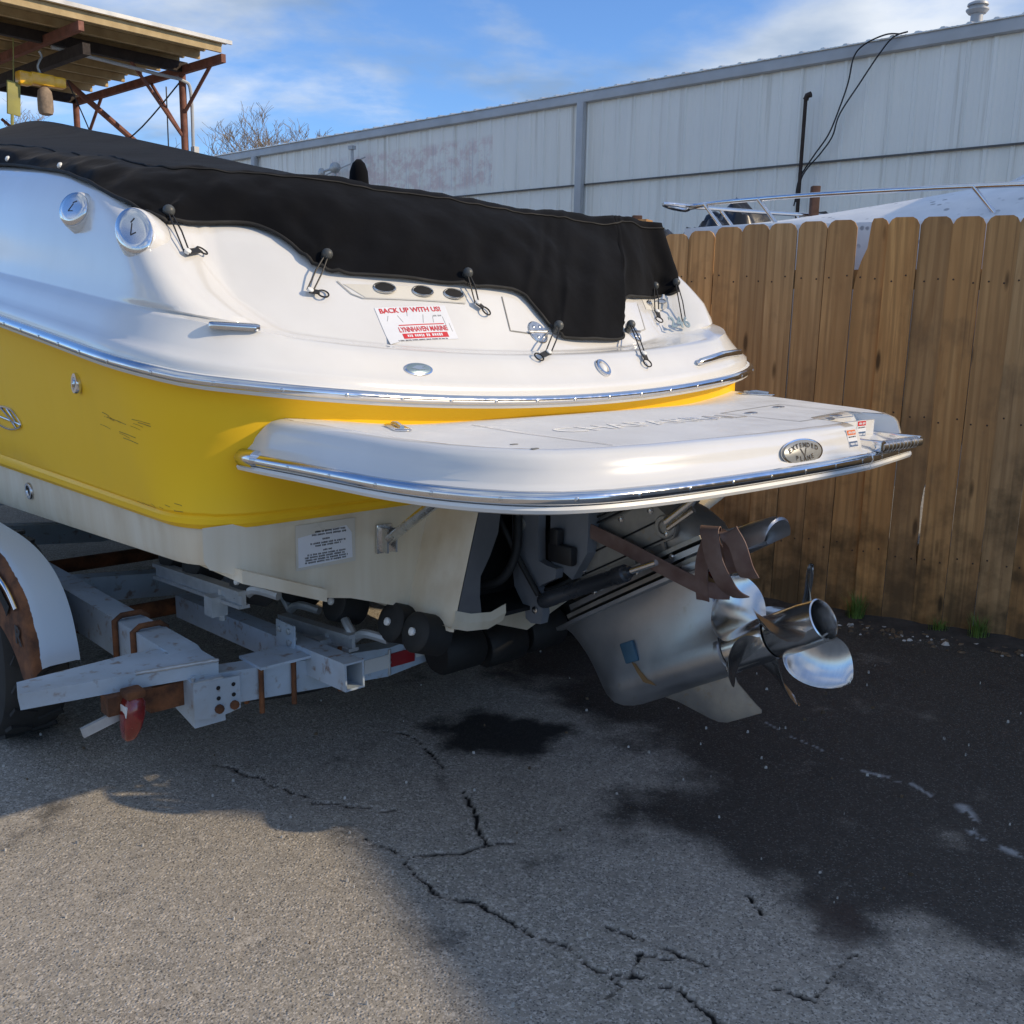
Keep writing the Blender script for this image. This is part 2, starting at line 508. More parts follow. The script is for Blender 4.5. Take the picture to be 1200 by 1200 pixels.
crack = np.zeros(PX.shape)
for pts, w in zip(CRACKS, CRACK_W):
    w2 = w * np.clip(-.55 + 3.1 * fbm(PX, PY, .06, 90, 3), .12, 2.4)
    crack = np.maximum(crack, np.clip(1.25 - seg_dist(CX, CY, pts) / w2, 0, 1))
wet = soft(WET, .22)
oil = np.maximum(soft(OIL, .11), 0)
redm = soft(RED, .06)
chalk = np.zeros(PX.shape)
for pts, w in zip(CHALK, (.012, .017, .004)):
    chalk = np.maximum(chalk, np.clip(1.3 - seg_dist(WX, WY, pts) / w, 0, 1))
chalk *= (fbm(PX, PY, .05, 40) > .47)
ZZ = (fbm(PX, PY, .9, 50) - .5) * .012 + (fbm(PX, PY, .05, 60, 3) - .5) * .0022 - crack * .012
edge_f = np.clip(np.minimum.reduce([PX - GX0, GX1 - PX, PY - GY0, GY1 - PY]) / .25, 0, 1)
ZZ = ZZ * edge_f
me = bpy.data.meshes.new('ground')
fr = [(-900, -300), (900, -300), (900, 1500), (-900, 1500)]
xs = [-900, GX0, GX1, 900]; ys = [-300, GY0, GY1, 1500]
ex = [(x, y, 0.0) for y in ys for x in xs]
quads = [(r * 4 + c, r * 4 + c + 1, r * 4 + c + 5, r * 4 + c + 4) for r in range(3) for c in range(3) if not (r == 1 and c == 1)]
nb = nx * ny
verts = np.column_stack([PX, PY, ZZ])
verts = np.vstack([verts, np.array(ex)])
I = np.arange(nb).reshape(ny, nx)
F = np.column_stack([I[:-1, :-1].ravel(), I[:-1, 1:].ravel(), I[1:, 1:].ravel(), I[1:, :-1].ravel()])
F = np.vstack([F, np.array(quads) + nb])
me.vertices.add(len(verts)); me.vertices.foreach_set('co', verts.astype(np.float32).ravel())
me.loops.add(F.size); me.loops.foreach_set('vertex_index', F.astype(np.int32).ravel())
me.polygons.add(len(F)); me.polygons.foreach_set('loop_start', np.arange(0, F.size, 4, dtype=np.int32))
me.update(calc_edges=True)
for nm, arr in (('crack', crack), ('wet', wet), ('oil', oil), ('redm', redm), ('chalk', chalk)):
    at = me.attributes.new(nm, 'FLOAT', 'POINT')
    at.data.foreach_set('value', np.concatenate([arr, np.zeros(16)]).astype(np.float32))
me.shade_smooth()
# asphalt: worn binder with pale and dark aggregate standing out of it, stains, cracks
k = NT('asphalt')
P = k.coord('Object')
agg = k.voro(125, P, out='Color'); aggd = k.voro(125, P); agg2 = k.voro(260, P, out='Color'); big = k.noise(1.1, 5); mid = k.noise(9, 5)
sepa = k.new('SeparateColor'); k.l.new(agg, sepa.inputs[0])
sepb = k.new('SeparateColor'); k.l.new(agg2, sepb.inputs[0])
binder = k.mix(k.mr(big, .3, .7), (.32, .287, .243), (.39, .35, .295))
binder = k.mix(k.mr(mid, .35, .7, 0, .6), binder, (.22, .205, .185))
binder = k.mix(k.mr(k.noise(.75, 6, .62), .46, .68, 0, .65), binder, (.215, .205, .165))
binder = k.mix(k.mr(k.noise(2.1, 6, .7), .55, .70, 0, .5), binder, (.20, .175, .155))
stone = k.mix(sepa.outputs[1], (.26, .238, .208), (.50, .455, .395))
col = k.mix(k.mr(sepa.outputs[0], .52, .60), binder, stone)
col = k.mix(k.mr(sepb.outputs[0], .88, .93, 0, .7), col, (.50, .465, .42))
col = k.mix(k.mr(sepb.outputs[1], .84, .92, 0, .6), col, (.035, .034, .033))
fogg = k.noise(3.3, 6, .6)
wetm = k.mr(k.math('ADD', k.attr('wet'), k.mr(fogg, .3, .7, -.42, .42)), .18, .86, 0, .90, True)
col = k.mix(wetm, col, k.mix(k.mr(sepb.outputs[0], .90, .94), (.017, .017, .018), (.10, .10, .098)))
oilm = k.mr(k.math('ADD', k.attr('oil'), k.mr(fogg, .3, .7, -.35, .35)), .12, .62, 0, .94, True)
col = k.mix(oilm, col, (.010, .010, .011))
col = k.mix(k.mr(k.math('ADD', k.attr('redm'), k.mr(fogg, .3, .7, -.2, .2)), .3, .7, 0, .6), col, (.05, .036, .032))
col = k.mix(k.math('MULTIPLY', k.attr('chalk'), .75), col, (.40, .42, .44))
col = k.mix(k.mr(k.attr('crack'), .15, .7), col, (.012, .012, .012))
rough = k.mr(wetm, 0, .86, .92, .62)
h1 = k.math('MULTIPLY', k.mr(aggd, .0, .55, 1, 0), k.mr(sepa.outputs[0], .35, .7, .3, 1.0))
hh = k.math('ADD', k.math('MULTIPLY', h1, 1.0), k.math('MULTIPLY', k.noise(420, 3), .45))
k.set(Base_Color=col, Roughness=rough, Specular_IOR_Level=.35, Normal=k.bump(hh, .6, .005))
me.materials.append(M['asphalt'])
ground = tag(link('ground', me), 'worn grey asphalt yard with cracks, oil stains and a damp dark patch', None, None, 'structure')
# ---------------------------------------------------------------- wooden fence: local x = to the right along the fence, y = away from the boat
FD = V(.875, -.484, 0).normalized()
FROT = math.atan2(FD.y, FD.x)
FP0 = V(2.32, 4.29, 0)
k = NT('fence_wood')
rndo = k.rnd()
off = k.new('CombineXYZ'); k.l.new(k.math('MULTIPLY', rndo, 37.0), off.inputs[0]); k.l.new(k.math('MULTIPLY', rndo, 11.0), off.inputs[2])
vadd = k.new('VectorMath'); vadd.operation = 'ADD'
k.l.new(k.coord('Object'), vadd.inputs[0]); k.l.new(off.outputs[0], vadd.inputs[1])
mp = k.new('Mapping'); mp.inputs['Scale'].default_value = (9, 9, .8); k.l.new(vadd.outputs[0], mp.inputs[0])
g1 = k.noise(1.6, 6, .6, mp.outputs[0], .9)
mp2 = k.new('Mapping'); mp2.inputs['Scale'].default_value = (70, 70, 1.6); k.l.new(vadd.outputs[0], mp2.inputs[0])
g2 = k.noise(1.0, 5, .6, mp2.outputs[0])
wave = k.new('TexWave'); wave.wave_type = 'RINGS'; wave.rings_direction = 'Y'
wave.inputs['Scale'].default_value = 2.4; wave.inputs['Distortion'].default_value = 9.0; wave.inputs['Detail'].default_value = 3; wave.inputs['Detail Scale'].default_value = .6
mp3 = k.new('Mapping'); mp3.inputs['Scale'].default_value = (3.2, 1, .30); k.l.new(vadd.outputs[0], mp3.inputs[0]); k.l.new(mp3.outputs[0], wave.inputs['Vector'])
tone = k.mix(rndo, (.70, .385, .145), (.62, .40, .20))
dark = k.mix(rndo, (.40, .195, .068), (.36, .21, .092))
big_ = k.noise(1.0, 4, .6, vadd.outputs[0], .4)
col = k.mix(k.mr(g1, .30, .66), dark, tone)
col = k.mix(k.mr(big_, .42, .68, 0, .65), col, k.mix(rndo, (.44, .225, .085), (.32, .205, .105)))
lines = k.math('MULTIPLY', k.mr(wave.outputs['Fac'], .55, .95), k.mr(g1, .35, .6))
col = k.mix(k.math('MULTIPLY', lines, .38), col, (.16, .085, .036))
col = k.mix(k.mr(g2, .56, .76, 0, .5), col, (.11, .06, .030))
mpg = k.new('Mapping'); mpg.inputs['Scale'].default_value = (3, 3, 2.2); k.l.new(vadd.outputs[0], mpg.inputs[0])
col = k.mix(k.mr(k.noise(1.0, 5, .65, mpg.outputs[0]), .54, .70, 0, .55), col, (.12, .082, .05))
mpk = k.new('Mapping'); mpk.inputs['Scale'].default_value = (9, 2, 2.1); k.l.new(vadd.outputs[0], mpk.inputs[0])
kn = k.voro(1.0, mpk.outputs[0])
col = k.mix(k.mr(kn, .06, .13, .85, 0), col, (.035, .020, .010))
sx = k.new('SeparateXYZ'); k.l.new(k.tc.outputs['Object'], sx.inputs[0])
mold_shade = k.math('ADD', k.mr(sx.outputs[2], .05, 1.15, .95, .0), k.mr(k.noise(5, 6, .6, vadd.outputs[0]), .35, .7, -.45, .35))  # mould rising from the foot, with part of the low shade painted in
col = k.mix(k.mr(mold_shade, .35, .95, 0, .75), col, (.022, .022, .014))
r7 = k.math('FRACT', k.math('MULTIPLY', rndo, 7.31))
col = k.mix(k.mr(r7, 0, 1, 0, .42), col, (.17, .10, .052))
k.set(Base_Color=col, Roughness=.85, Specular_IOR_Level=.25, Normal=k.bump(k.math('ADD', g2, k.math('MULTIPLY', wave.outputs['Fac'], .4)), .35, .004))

fence = thing('wooden_fence', 'tall brown dog-eared board fence behind the boat with one broken board', 'fence', FP0, FROT)
PW = .1345
nl_ = MB(); nl_.lathe([(0, .0042), (.0012, .0042), (.0018, .002)], (0, 0, 0), (0, -1, 0), 8)
simple('nail_rust', (.05, .03, .022), .8)
nail_me = nl_.mesh('nail', 'nail_rust')
def plank(t0, top, z0=.0, cut=None, chip=None, tone=0):
    """one dog-eared board: outline in the fence plane, 16 mm thick"""
    w = PW - .0012 - random.uniform(0, .0028) * (random.random() < .55); x0, x1 = 0, w
    e = .034
    top += random.uniform(-.006, .006)
    right = [(x1, z0 + random.uniform(-.015, .012)), (x1, top - e), (x1 - .013, top - .010), (x1 - .030, top)]
    left = [(x0 + .030, top), (x0 + .013, top - .010), (x0, top - e), (x0, z0 + random.uniform(-.015, .012))]
    if cut: left = [(p[0] - t0, p[1]) for p in cut] + [(x0, z0)]
    if chip:
        right = [right[0]] + [(x1 - d, z) for z, d in chip] + right[1:]
    pts = right + left
    pts = [(x - w / 2, z) for x, z in pts]
    m_ = MB(); th = .016
    m_.prism([(x, -th / 2, z) for x, z in pts], (0, th, 0))
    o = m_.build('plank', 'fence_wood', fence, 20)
    o.location = (t0 + w / 2, random.uniform(-.003, .003), 0)
    o.rotation_euler = (random.uniform(-.004, .004), random.uniform(-.0025, .0025), random.uniform(-.02, .02))
    if -1.9 < t0 < .3:
        for zc in (.35, 1.0, 1.62):
            for x_ in (-.036, .034):
                q_ = link('nail', nail_me, o); q_.location = (x_ + random.uniform(-.008, .008), -.0085, zc + random.uniform(-.02, .02))
    return o
CORNER_T = 6.4
for i in range(-24, 70):
    t0 = -.860 + PW * i
    if t0 > CORNER_T: break
    top = interp(t0, [(-4, 1.83), (-1.8, 1.845), (-1.55, 1.868), (-.9, 1.89), (-.6, 1.897), (-.2, 1.885), (5, 1.88)])
    cut = chip = None
    if i == 0: cut = [(-.795, top), (-.803, top - .02), (-.812, top - .13), (-.835, top - .19), (-.852, top - .26), (-.857, top - .30), (-.8595, top - .34)]
    if i == 2: chip = [(.30, .0), (.36, .010), (.48, .008), (.58, .012), (.66, .007), (.70, 0)]
    plank(t0, top, .006 if i < 6 else 0, cut, chip)
# rails and posts on the far side
for zc in (.35, 1.0, 1.62):
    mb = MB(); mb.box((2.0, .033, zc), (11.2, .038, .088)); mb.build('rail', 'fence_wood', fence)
for tp in (-3.2, -1.97, .47, 2.9, 5.3):
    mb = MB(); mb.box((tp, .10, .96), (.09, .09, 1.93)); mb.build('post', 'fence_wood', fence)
# unseen block added outside the frame, shaped to cast shade on the asphalt
simple('blocker_siding', (.35, .33, .30), .7, var=.1)
blocker = thing('shade_blocker', 'tall plain unseen block added beyond the frame to keep sun off the asphalt', 'blocker', (8.06, 1.02, 0), math.atan2(-.88, .47))
sp_ = [(-3.0, 0), (6.0, 0), (6.0, 4.6), (0, 4.6), (-.02, 4.9), (-.36, 4.88), (-.70, 4.55), (-1.25, 4.40), (-3.0, 3.8)]
mb = MB(); mb.prism([(x, 0, z) for x, z in sp_], (0, 4.0, 0)); mb.build('wall', 'blocker_siding', blocker)
mb = MB(); mb.grid([[V(x, y, z + .005) for x, z in ((6.0, 4.6), (0, 4.6), (-.02, 4.9), (-.36, 4.88), (-.70, 4.55), (-1.25, 4.40), (-3.0, 3.8))] for y in (0, 4.0)]); mb.build('roof', 'galvanized', blocker)
mb = MB(); mb.box((3.0, -.02, 1.05), (1.0, .04, 2.1)); mb.build('door', 'gimbal_grey', blocker)
# litter, stones and grass along the foot of the fence
def fpos(t, y): return FP0 + FD * t + V(-FD.y, FD.x, 0) * y
simple('litter_pale', (.42, .40, .37), .8, var=.35, scale=40)
simple('litter_brown', (.11, .075, .045), .85, var=.4, scale=40)
simple('grass_green', (.12, .20, .035), .6, var=.3, scale=20)
simple('soil', (.035, .030, .026), .95, var=.4, scale=20, bump=.5, bscale=60)
def chips(name, mat, n, size, spread, label):
    m_ = MB()
    for i in range(n):
        t = random.uniform(-1.5, 1.4); y = -abs(random.gauss(.02, spread)) - .02
        p = fpos(t, y); s = size * random.uniform(.4, 1.5)
        a = random.uniform(0, 6.28); fl = random.uniform(.15, .6)
        pts = []
        nn = 5
        base = [(math.cos(a + 6.28 * j / nn) * s * random.uniform(.6, 1.2), math.sin(a + 6.28 * j / nn) * s * random.uniform(.35, .9)) for j in range(nn)]
        z = s * fl + .004
        vs = [p + V(x, y_, .001) for x, y_ in base] + [p + V(x * .6, y_ * .6, z * random.uniform(.7, 1.2)) for x, y_ in base]
        m_.add(vs, [tuple(range(nn, 2 * nn))] + [(j, (j + 1) % nn, nn + (j + 1) % nn, nn + j) for j in range(nn)])
    tag(m_.build(name, mat, None, 20, weld=False), label, None, None, 'stuff')
chips('pale_litter', 'litter_pale', 300, .013, .10, 'pale stone chips and scraps along the foot of the fence')
chips('leaf_litter', 'litter_brown', 520, .015, .10, 'brown leaf litter along the foot of the fence')
m_ = MB(); rows_ = []
for i in range(60):
    t = -2.0 + i * .07
    rows_.append([fpos(t, .04) + V(0, 0, .035), fpos(t, -.03) + V(0, 0, .028 + random.uniform(-.008, .01)), fpos(t, -.09 - random.uniform(0, .07)) + V(0, 0, .012), fpos(t, -.17 - random.uniform(0, .05)) + V(0, 0, -.004)])
m_.grid(rows_)
tag(m_.build('soil', 'soil', None, 60), 'low bank of dark soil against the fence foot', None, None, 'stuff')
def tuft(t, y, n, h, label):
    g = MB()
    o_ = fpos(t, y)
    for i in range(n):
        a = random.uniform(0, 6.28); r_ = random.uniform(0, .05); b = V(math.cos(a) * r_, math.sin(a) * r_ * .6, .02)
        ln = h * random.uniform(.4, 1.1); le = random.uniform(.1, .9); d_ = V(math.cos(a + random.uniform(-1, 1)), math.sin(a), 0)
        w_ = V(-d_.y, d_.x, 0) * .0022
        prev = None; rows2 = []
        for q in range(4):
            f_ = q / 3
            c_ = b + V(0, 0, ln * f_ * (1 - .25 * le * f_)) + d_ * ln * le * .6 * f_ * f_
            rows2.append([c_ - w_ * (1 - f_ * .92), c_ + w_ * (1 - f_ * .92)])
        g.grid(rows2)
    o = g.build('grass_tuft', 'grass_green', None, 80, weld=False)
    o.location = o_
    tag(o, label, 'grass', 'weeds at the fence foot')
tuft(-.70, -.06, 130, .14, 'small green grass tuft at the fence foot nearest the propellers')
tuft(-.16, -.06, 120, .12, 'small green grass tuft at the fence foot near the photo edge')
tuft(-.33, -.05, 70, .07, 'short sparse grass tuft at the fence foot between two taller tufts')
# loose grit and leaf scraps scattered over the yard
def scatter(name, mat, n, size, label, seed):
    r2 = random.Random(seed); m_ = MB()
    for i in range(n):
        p = V(r2.uniform(-1.6, 2.6), r2.uniform(1.5, 4.4), 0); s_ = size * r2.uniform(.35, 1.5); a = r2.uniform(0, 6.28)
        base = [(math.cos(a + 1.257 * j) * s_ * r2.uniform(.6, 1.3), math.sin(a + 1.257 * j) * s_ * r2.uniform(.3, .9)) for j in range(5)]
        h_ = s_ * r2.uniform(.15, .5) + .006
        vs = [p + V(x, y, -.004) for x, y in base] + [p + V(x * .65, y * .65, h_) for x, y in base]
        m_.add(vs, [tuple(range(5, 10))] + [(j, (j + 1) % 5, 5 + (j + 1) % 5, 5 + j) for j in range(5)])
    tag(m_.build(name, mat, None, 20, weld=False), label, None, None, 'stuff')
scatter('grit', 'litter_pale', 150, .0042, 'pale grit scattered over the asphalt', 5)
scatter('leaf_scraps', 'litter_brown', 60, .006, 'brown leaf scraps scattered over the asphalt', 6)
# ---------------------------------------------------------------- metal warehouse: local x = along the wall to the left and away, y = out of the wall towards the yard
WA = R(47.3)
W0 = V(4.95, 12.9, 0)
WROT = math.pi / 2 + WA              # local x axis = (-sin, cos)
def wall_material(name, faded):
    k = NT(name)
    geo = k.new('NewGeometry')
    pos = k.new('VectorMath'); pos.operation = 'ADD'
    k.l.new(geo.outputs['Position'], pos.inputs[0])
    st = k.new('Mapping'); st.inputs['Scale'].default_value = (3.2, 3.2, .22); k.l.new(pos.outputs[0], st.inputs[0])
    s1 = k.noise(1.0, 6, .62, st.outputs[0])
    bl = k.noise(.7, 5, .6, pos.outputs[0])
    col = k.mix(k.mr(s1, .3, .7), (.78, .78, .73), (.88, .87, .81))
    col = k.mix(k.mr(bl, .45, .75, 0, .5), col, (.76, .77, .76))
    st2 = k.new('Mapping'); st2.inputs['Scale'].default_value = (9, 9, .25); k.l.new(pos.outputs[0], st2.inputs[0])
    col = k.mix(k.mr(k.noise(1.0, 5, .6, st2.outputs[0]), .56, .72, 0, .7), col, (.50, .47, .40))
    col = k.mix(k.mr(k.rnd(), 0, 1, 0, .18), col, (.76, .77, .77))
    if faded:
        st3 = k.new('Mapping'); st3.inputs['Scale'].default_value = (2.1, 2.1, 2.6); k.l.new(pos.outputs[0], st3.inputs[0])
        b3 = k.noise(1.6, 5, .7, st3.outputs[0])
        sep = k.new('SeparateXYZ'); k.l.new(geo.outputs['Position'], sep.inputs[0])
        band = k.math('MULTIPLY', k.mr(sep.outputs[2], 3.60, 3.70), k.mr(sep.outputs[2], 4.50, 4.40))
        col = k.mix(k.math('MULTIPLY', k.mr(b3, .44, .58, 0, .55), band), col, (.62, .44, .44))
        col = k.mix(k.math('MULTIPLY', k.mr(k.noise(3, 3, .5, st2.outputs[0]), .55, .7, 0, .6), band), col, (.52, .52, .55))
    k.set(Base_Color=col, Roughness=.55, Specular_IOR_Level=.3, Metallic=.1)
wall_material('wall_metal', False); wall_material('wall_metal_faded', True)
simple('trim_metal', (.42, .43, .44), .5, .2, var=.12, scale=2)
simple('roof_metal', (.55, .56, .57), .35, .7, var=.1, scale=2)
simple('lap_dark', (.10, .10, .10), .7)  # plain dark tone for the strip along the panel lap
wh = thing('metal_warehouse', 'long pale corrugated metal warehouse behind the fence', 'building', W0, WROT)
def panel_profile():
    """one 0.914 m sheet: three ribs"""
    pts = []
    for r_ in range(3):
        x = r_ * .3048
        pts += [(x, 0), (x + .010, -.002), (x + .026, -.019), (x + .062, -.019), (x + .078, -.002), (x + .10, 0), (x + .165, 0), (x + .17, -.003), (x + .185, -.003), (x + .19, 0), (x + .225, 0), (x + .23, -.003), (x + .245, -.003), (x + .25, 0)]
    pts.append((.9144, 0))
    return pts
pp = panel_profile()
def panel_mesh(z0, z1, y, mat):
    m_ = MB(); m_.grid([[V(x, -y_ + y, z) for x, y_ in pp] for z in (z0, z1)]); return m_.mesh('wall_panel', mat, 20)
up_me = [panel_mesh(3.50, 4.80, .012, q) for q in ('wall_metal', 'wall_metal_faded')]
lo_me = [panel_mesh(0, 3.54, -.004, q) for q in ('wall_metal', 'wall_metal_faded')]
for i in range(-9, 23):
    x = .05 + i * .9144
    fd = 1 if 6.9 < x < 11.2 else 0
    o = link('wall_panel', up_me[fd], wh); o.location = (x, 0, 0)
    o = link('wall_panel', lo_me[0], wh); o.location = (x, .0, 0)
XL, XR = .05 - 9 * .9144, .05 + 23 * .9144
mb = MB(); mb.box(((XL + XR) / 2, -.15, 2.4), (XR - XL, .05, 4.7)); mb.build('wall_core', 'wall_metal', wh)
mb = MB(); mb.box(((XL + XR) / 2, .046, 3.505), (XR - XL, .02, .022)); mb.build('lap_flashing', 'lap_dark', wh)
# eave gutter trim
mb = MB()
prof = [(.0, 4.735), (.075, 4.735), (.095, 4.75), (.095, 4.86), (.085, 4.895), (.0, 4.905)]
mb.grid([[V(x, y, z) for y, z in prof] for x in (XL, XR)]); mb.build('eave_trim', 'trim_metal', wh, 20)
# roof with standing ribs
for i in range(-9, 23):
    x = .05 + i * .9144
    m_ = MB()
    m_.grid([[V(x + a_, .11, 4.905 - b_) for a_, b_ in pp], [V(x + a_, -8.0, 6.2 - b_) for a_, b_ in pp]])
    m_.grid([[V(x + a_, .11, 4.895) for a_, b_ in pp], [V(x + a_, .11, 4.905 - b_) for a_, b_ in pp]])
    m_.build('roof_panel', 'roof_metal', wh, 20)
for xd in (5.33, -4.2, 14.6):
    mb = MB(); mb.box((xd, .10, 2.37), (.13, .09, 4.74), bev=.008)
    mb.build('downspout', 'trim_metal', wh, 30)
mb = MB(); mb.lathe([(0, .07), (.16, .07), (.165, .10), (.20, .13), (.215, .13), (.22, .09), (.25, .09), (.255, .12), (.28, .115), (.31, .05)], (-.47, -.25, 4.93), (0, 0, 1), 16)
mb.build('roof_vent', 'trim_metal', wh, 40)
# vent pipe mast and loose cable down the wall
simple('pipe_dark', (.035, .022, .017), .7, .2, var=.3)
def wl_(x, y, z): return W0 + Matrix.Rotation(WROT, 3, 'Z') @ V(x, y, z)
mb = MB(); mb.tube([(0, 0, .3), (0, 0, 4.30)], .025, 10); mb.tube([(0, 0, 4.28), (-.02, .0, 4.33), (-.07, .0, 4.34)], .038, 10)
o = mb.build('vent_pipe', 'pipe_dark', None, 40); o.location = wl_(1.44, .22, 0); o.rotation_euler = (0, 0, WROT)
tag(o, 'dark rusty vent pipe standing against the pale warehouse wall', 'pipe')
cab = catmull([wl_(x, y, z) for x, y, z in [(.30, .12, 4.92), (.46, .16, 4.93), (.70, .18, 4.86), (.84, .18, 4.73), (.90, .16, 4.43), (1.0, .15, 4.12), (1.12, .15, 3.82), (1.30, .16, 3.57), (1.47, .18, 3.29), (1.50, .18, 3.0)]], 6)
mb = MB(); mb.tube(cab, .010, 6)
cab2 = catmull([wl_(x, y, z) for x, y, z in [(.20, .12, 4.93), (.36, .17, 4.88), (.52, .18, 4.70), (.74, .17, 4.40), (.98, .16, 4.06), (1.06, .15, 3.80), (1.2, .16, 3.60), (1.42, .18, 3.34), (1.52, .18, 2.95)]], 6)
mb.tube(cab2, .010, 6)
tag(mb.build('loose_cable', 'black_plastic', None, 60), 'black cable looping down the warehouse wall from the eave', 'cable')
# lamp bracket and mast by the far end of the wall
mb = MB(); mb.tube([(0, 0, 3.2), (0, 0, 4.55)], .03, 8); mb.tube([(-.4, 0, 4.36), (.9, 0, 4.12)], .012, 6); mb.box((0, 0, 4.57), (.12, .10, .07))
o = mb.build('antenna_mast', 'trim_metal', None, 40); o.location = wl_(10.95, .25, 0); o.rotation_euler = (0, 0, WROT)
tag(o, 'thin grey mast with a cross wire beside the warehouse wall', 'mast')
mb = MB(); mb.tube([(0, 0, 3.3), (0, 0, 4.15)], .022, 8); mb.sphere((0, 0, 4.24), (.14, .10, .11), 12); mb.tube([(0, 0, 4.24), (.42, 0, 4.20)], .025, 8); mb.sphere((.45, 0, 4.18), (.09, .06, .10), 10)
o = mb.build('flood_lamp', 'galvanized', None, 40); o.location = wl_(11.5, .25, 0); o.rotation_euler = (0, 0, WROT)
tag(o, 'twin grey flood lamp on a stalk before the warehouse wall', 'lamp')

# ---------------------------------------------------------------- neighbouring boat behind the fence: x = towards its stern, y = to its far side
nb = thing('cabin_boat', 'white cabin boat behind the fence with a chrome bow rail', 'boat', FP0 + V(-FD.y, FD.x, 0) * 1.55, FROT)
simple('boat_grey_white', (.66, .68, .70), .3, var=.10, scale=9)
k = NT('weathered_deck')
v_ = k.voro(16, out='Distance'); nz_ = k.noise(7, 5)
col = k.mix(k.mr(nz_, .35, .7), (.78, .80, .82), (.66, .69, .72))
col = k.mix(k.math('MULTIPLY', k.mr(v_, .16, .26, .8, 0), k.mr(k.noise(4, 3), .5, .6)), col, (.22, .24, .27))
k.set(Base_Color=col, Roughness=.5)
simple('tinted_glass', (.05, .10, .12), .08, 0, coat=.6)
def nb_half(x):      # x from the bow (-2.25) aft
    t = max(0, (x + 2.25) / 3.0); return 1.22 * min(1, 1 - (1 - min(1, t)) ** 2.3)
def nb_sheer(x): return interp(x, [(-2.25, 1.99), (-1, 1.94), (1, 1.88), (4.5, 1.82)])
def nb_deck(x): return interp(x, [(-2.25, 1.99), (-1.4, 2.03), (-.6, 2.13), (.0, 2.24), (.5, 2.34), (4.5, 2.34)])
stn = [-2.25, -2.22, -2.15, -2.0, -1.8, -1.5, -1.2, -.8, -.4, 0, .4, 1.0, 2.0, 3.2, 4.5]
rows_ = []
for x in stn:
    h_ = nb_half(x); sh, dk = nb_sheer(x), nb_deck(x)
    row = []
    for sg, seq in ((-1, 1), (1, -1)):
        pr_ = [(h_ * .30, .75), (h_ * .72, 1.1), (h_ * .93, 1.6), (h_, sh - .03), (h_ * .985, sh), (h_ * .93, sh + .02), (h_ * .80, lerp(sh, dk, .45)), (h_ * .55, lerp(sh, dk, .85)), (h_ * .2, dk)]
        q = [V(x + (.5 * (1 - min(1, (z - .75) / 1.2)) if x < 0 else 0) * (1 - (x + 2.25) / 6.75), sg * y, z) for y, z in pr_]
        row += q if seq == 1 else q[::-1]
    rows_.append(row)
mb = MB(); mb.grid(rows_); mb.build('hull', 'weathered_deck', nb, 40)
def nbr(f, up_): # rail path
    near = [V(x, -nb_half(x) * f, nb_sheer(x) + up_) for x in (4.0, 3, 2, 1.2, .6, 0, -.6, -1.2, -1.7, -2.0, -2.2)]
    return near + [V(-2.32, -.22 * f, nb_sheer(-2.2) + up_), V(-2.36, 0, nb_sheer(-2.2) + up_), V(-2.32, .22 * f, nb_sheer(-2.2) + up_)] + [V(p.x, -p.y, p.z) for p in reversed(near)]
mb = MB(); mb.tube(catmull(nbr(.92, .16), 3), .0135, 10); mb.build('bow_rail', 'chrome', nb, 60)
for sg in (-1, 1):
    for x in (-2.05, -1.62, -.42, .9, 2.2):
        h_ = nb_half(x) * .92
        mb = MB(); mb.tube([V(x + .13, sg * h_, nb_sheer(x) - .02), V(x - .02, sg * h_, nb_sheer(x) + .16)], .011, 8)
        mb.build('stanchion', 'chrome', nb, 60)
mb = MB()
wsb = [(-.35, 0, 2.19), (-.20, -.45, 2.19), (.15, -.82, 2.16), (1.4, -.95, 2.16)]
wst = [(.40, 0, 2.72), (.47, -.36, 2.71), (.75, -.68, 2.69), (1.7, -.80, 2.66)]
full = lambda L_: [V(*p) for p in reversed(L_)] + [V(p[0], -p[1], p[2]) for p in L_[1:]]
mb.grid([full(wsb), full(wst)]); mb.build('windscreen', 'tinted_glass', nb, 20)
mb = MB(); mb.tube(full(wst), .016, 8); mb.tube([p + V(0, 0, .01) for p in full(wsb)], .018, 8)
for a_, b_ in zip(full(wsb), full(wst)): mb.tube([a_, b_], .012, 8)
mb.build('screen_frame', 'boat_grey_white', nb, 40)
# stand under the hull
for sx_ in (-1.0, 1.2, 3.2):
    mb = MB(); mb.box((sx_, 0, .38), (.2, .9, .76)); mb.build('keel_block', 'fence_wood', nb)
# black tarpaulin heap between that boat and the wall
def lump(name, c, rad, seed, mat, label, cat, amp=.35, n=40):
    m_ = MB(); P_g = []
    for i in range(n // 2 + 1):
        th = math.pi * i / (n // 2); row = []
        for j in range(n):
            ph = 2 * math.pi * j / n
            d_ = V(math.sin(th) * math.cos(ph), math.sin(th) * math.sin(ph), math.cos(th))
            q = 1 + amp * mnoise.fractal(d_ * 1.9 + V(seed, 0, 0), .8, 2.1, 4)
            row.append(V(d_.x * rad[0] * q, d_.y * rad[1] * q, d_.z * rad[2] * q))
        P_g.append(row)
    m_.grid(P_g, closed=True)
    o = m_.build(name, mat, None, 40); o.location = c
    return tag(o, label, cat)
simple('tarp_black', (.012, .013, .016), .32, 0, var=.3, bump=.6, bscale=9)
lump('tarp_heap', fpos(-2.30, 2.6) + V(0, 0, 1.1), (.62, .5, 1.12), 3.0, 'tarp_black', 'crumpled black tarpaulin heap behind the fence under the bow rail', 'tarp', .16, 64)
lump('tarp_heap', fpos(-2.95, 2.5) + V(0, 0, 1.02), (.55, .45, 1.06), 5.0, 'tarp_black', 'black tarpaulin bundle nearest the boat cover corner', 'tarp', .18, 64)
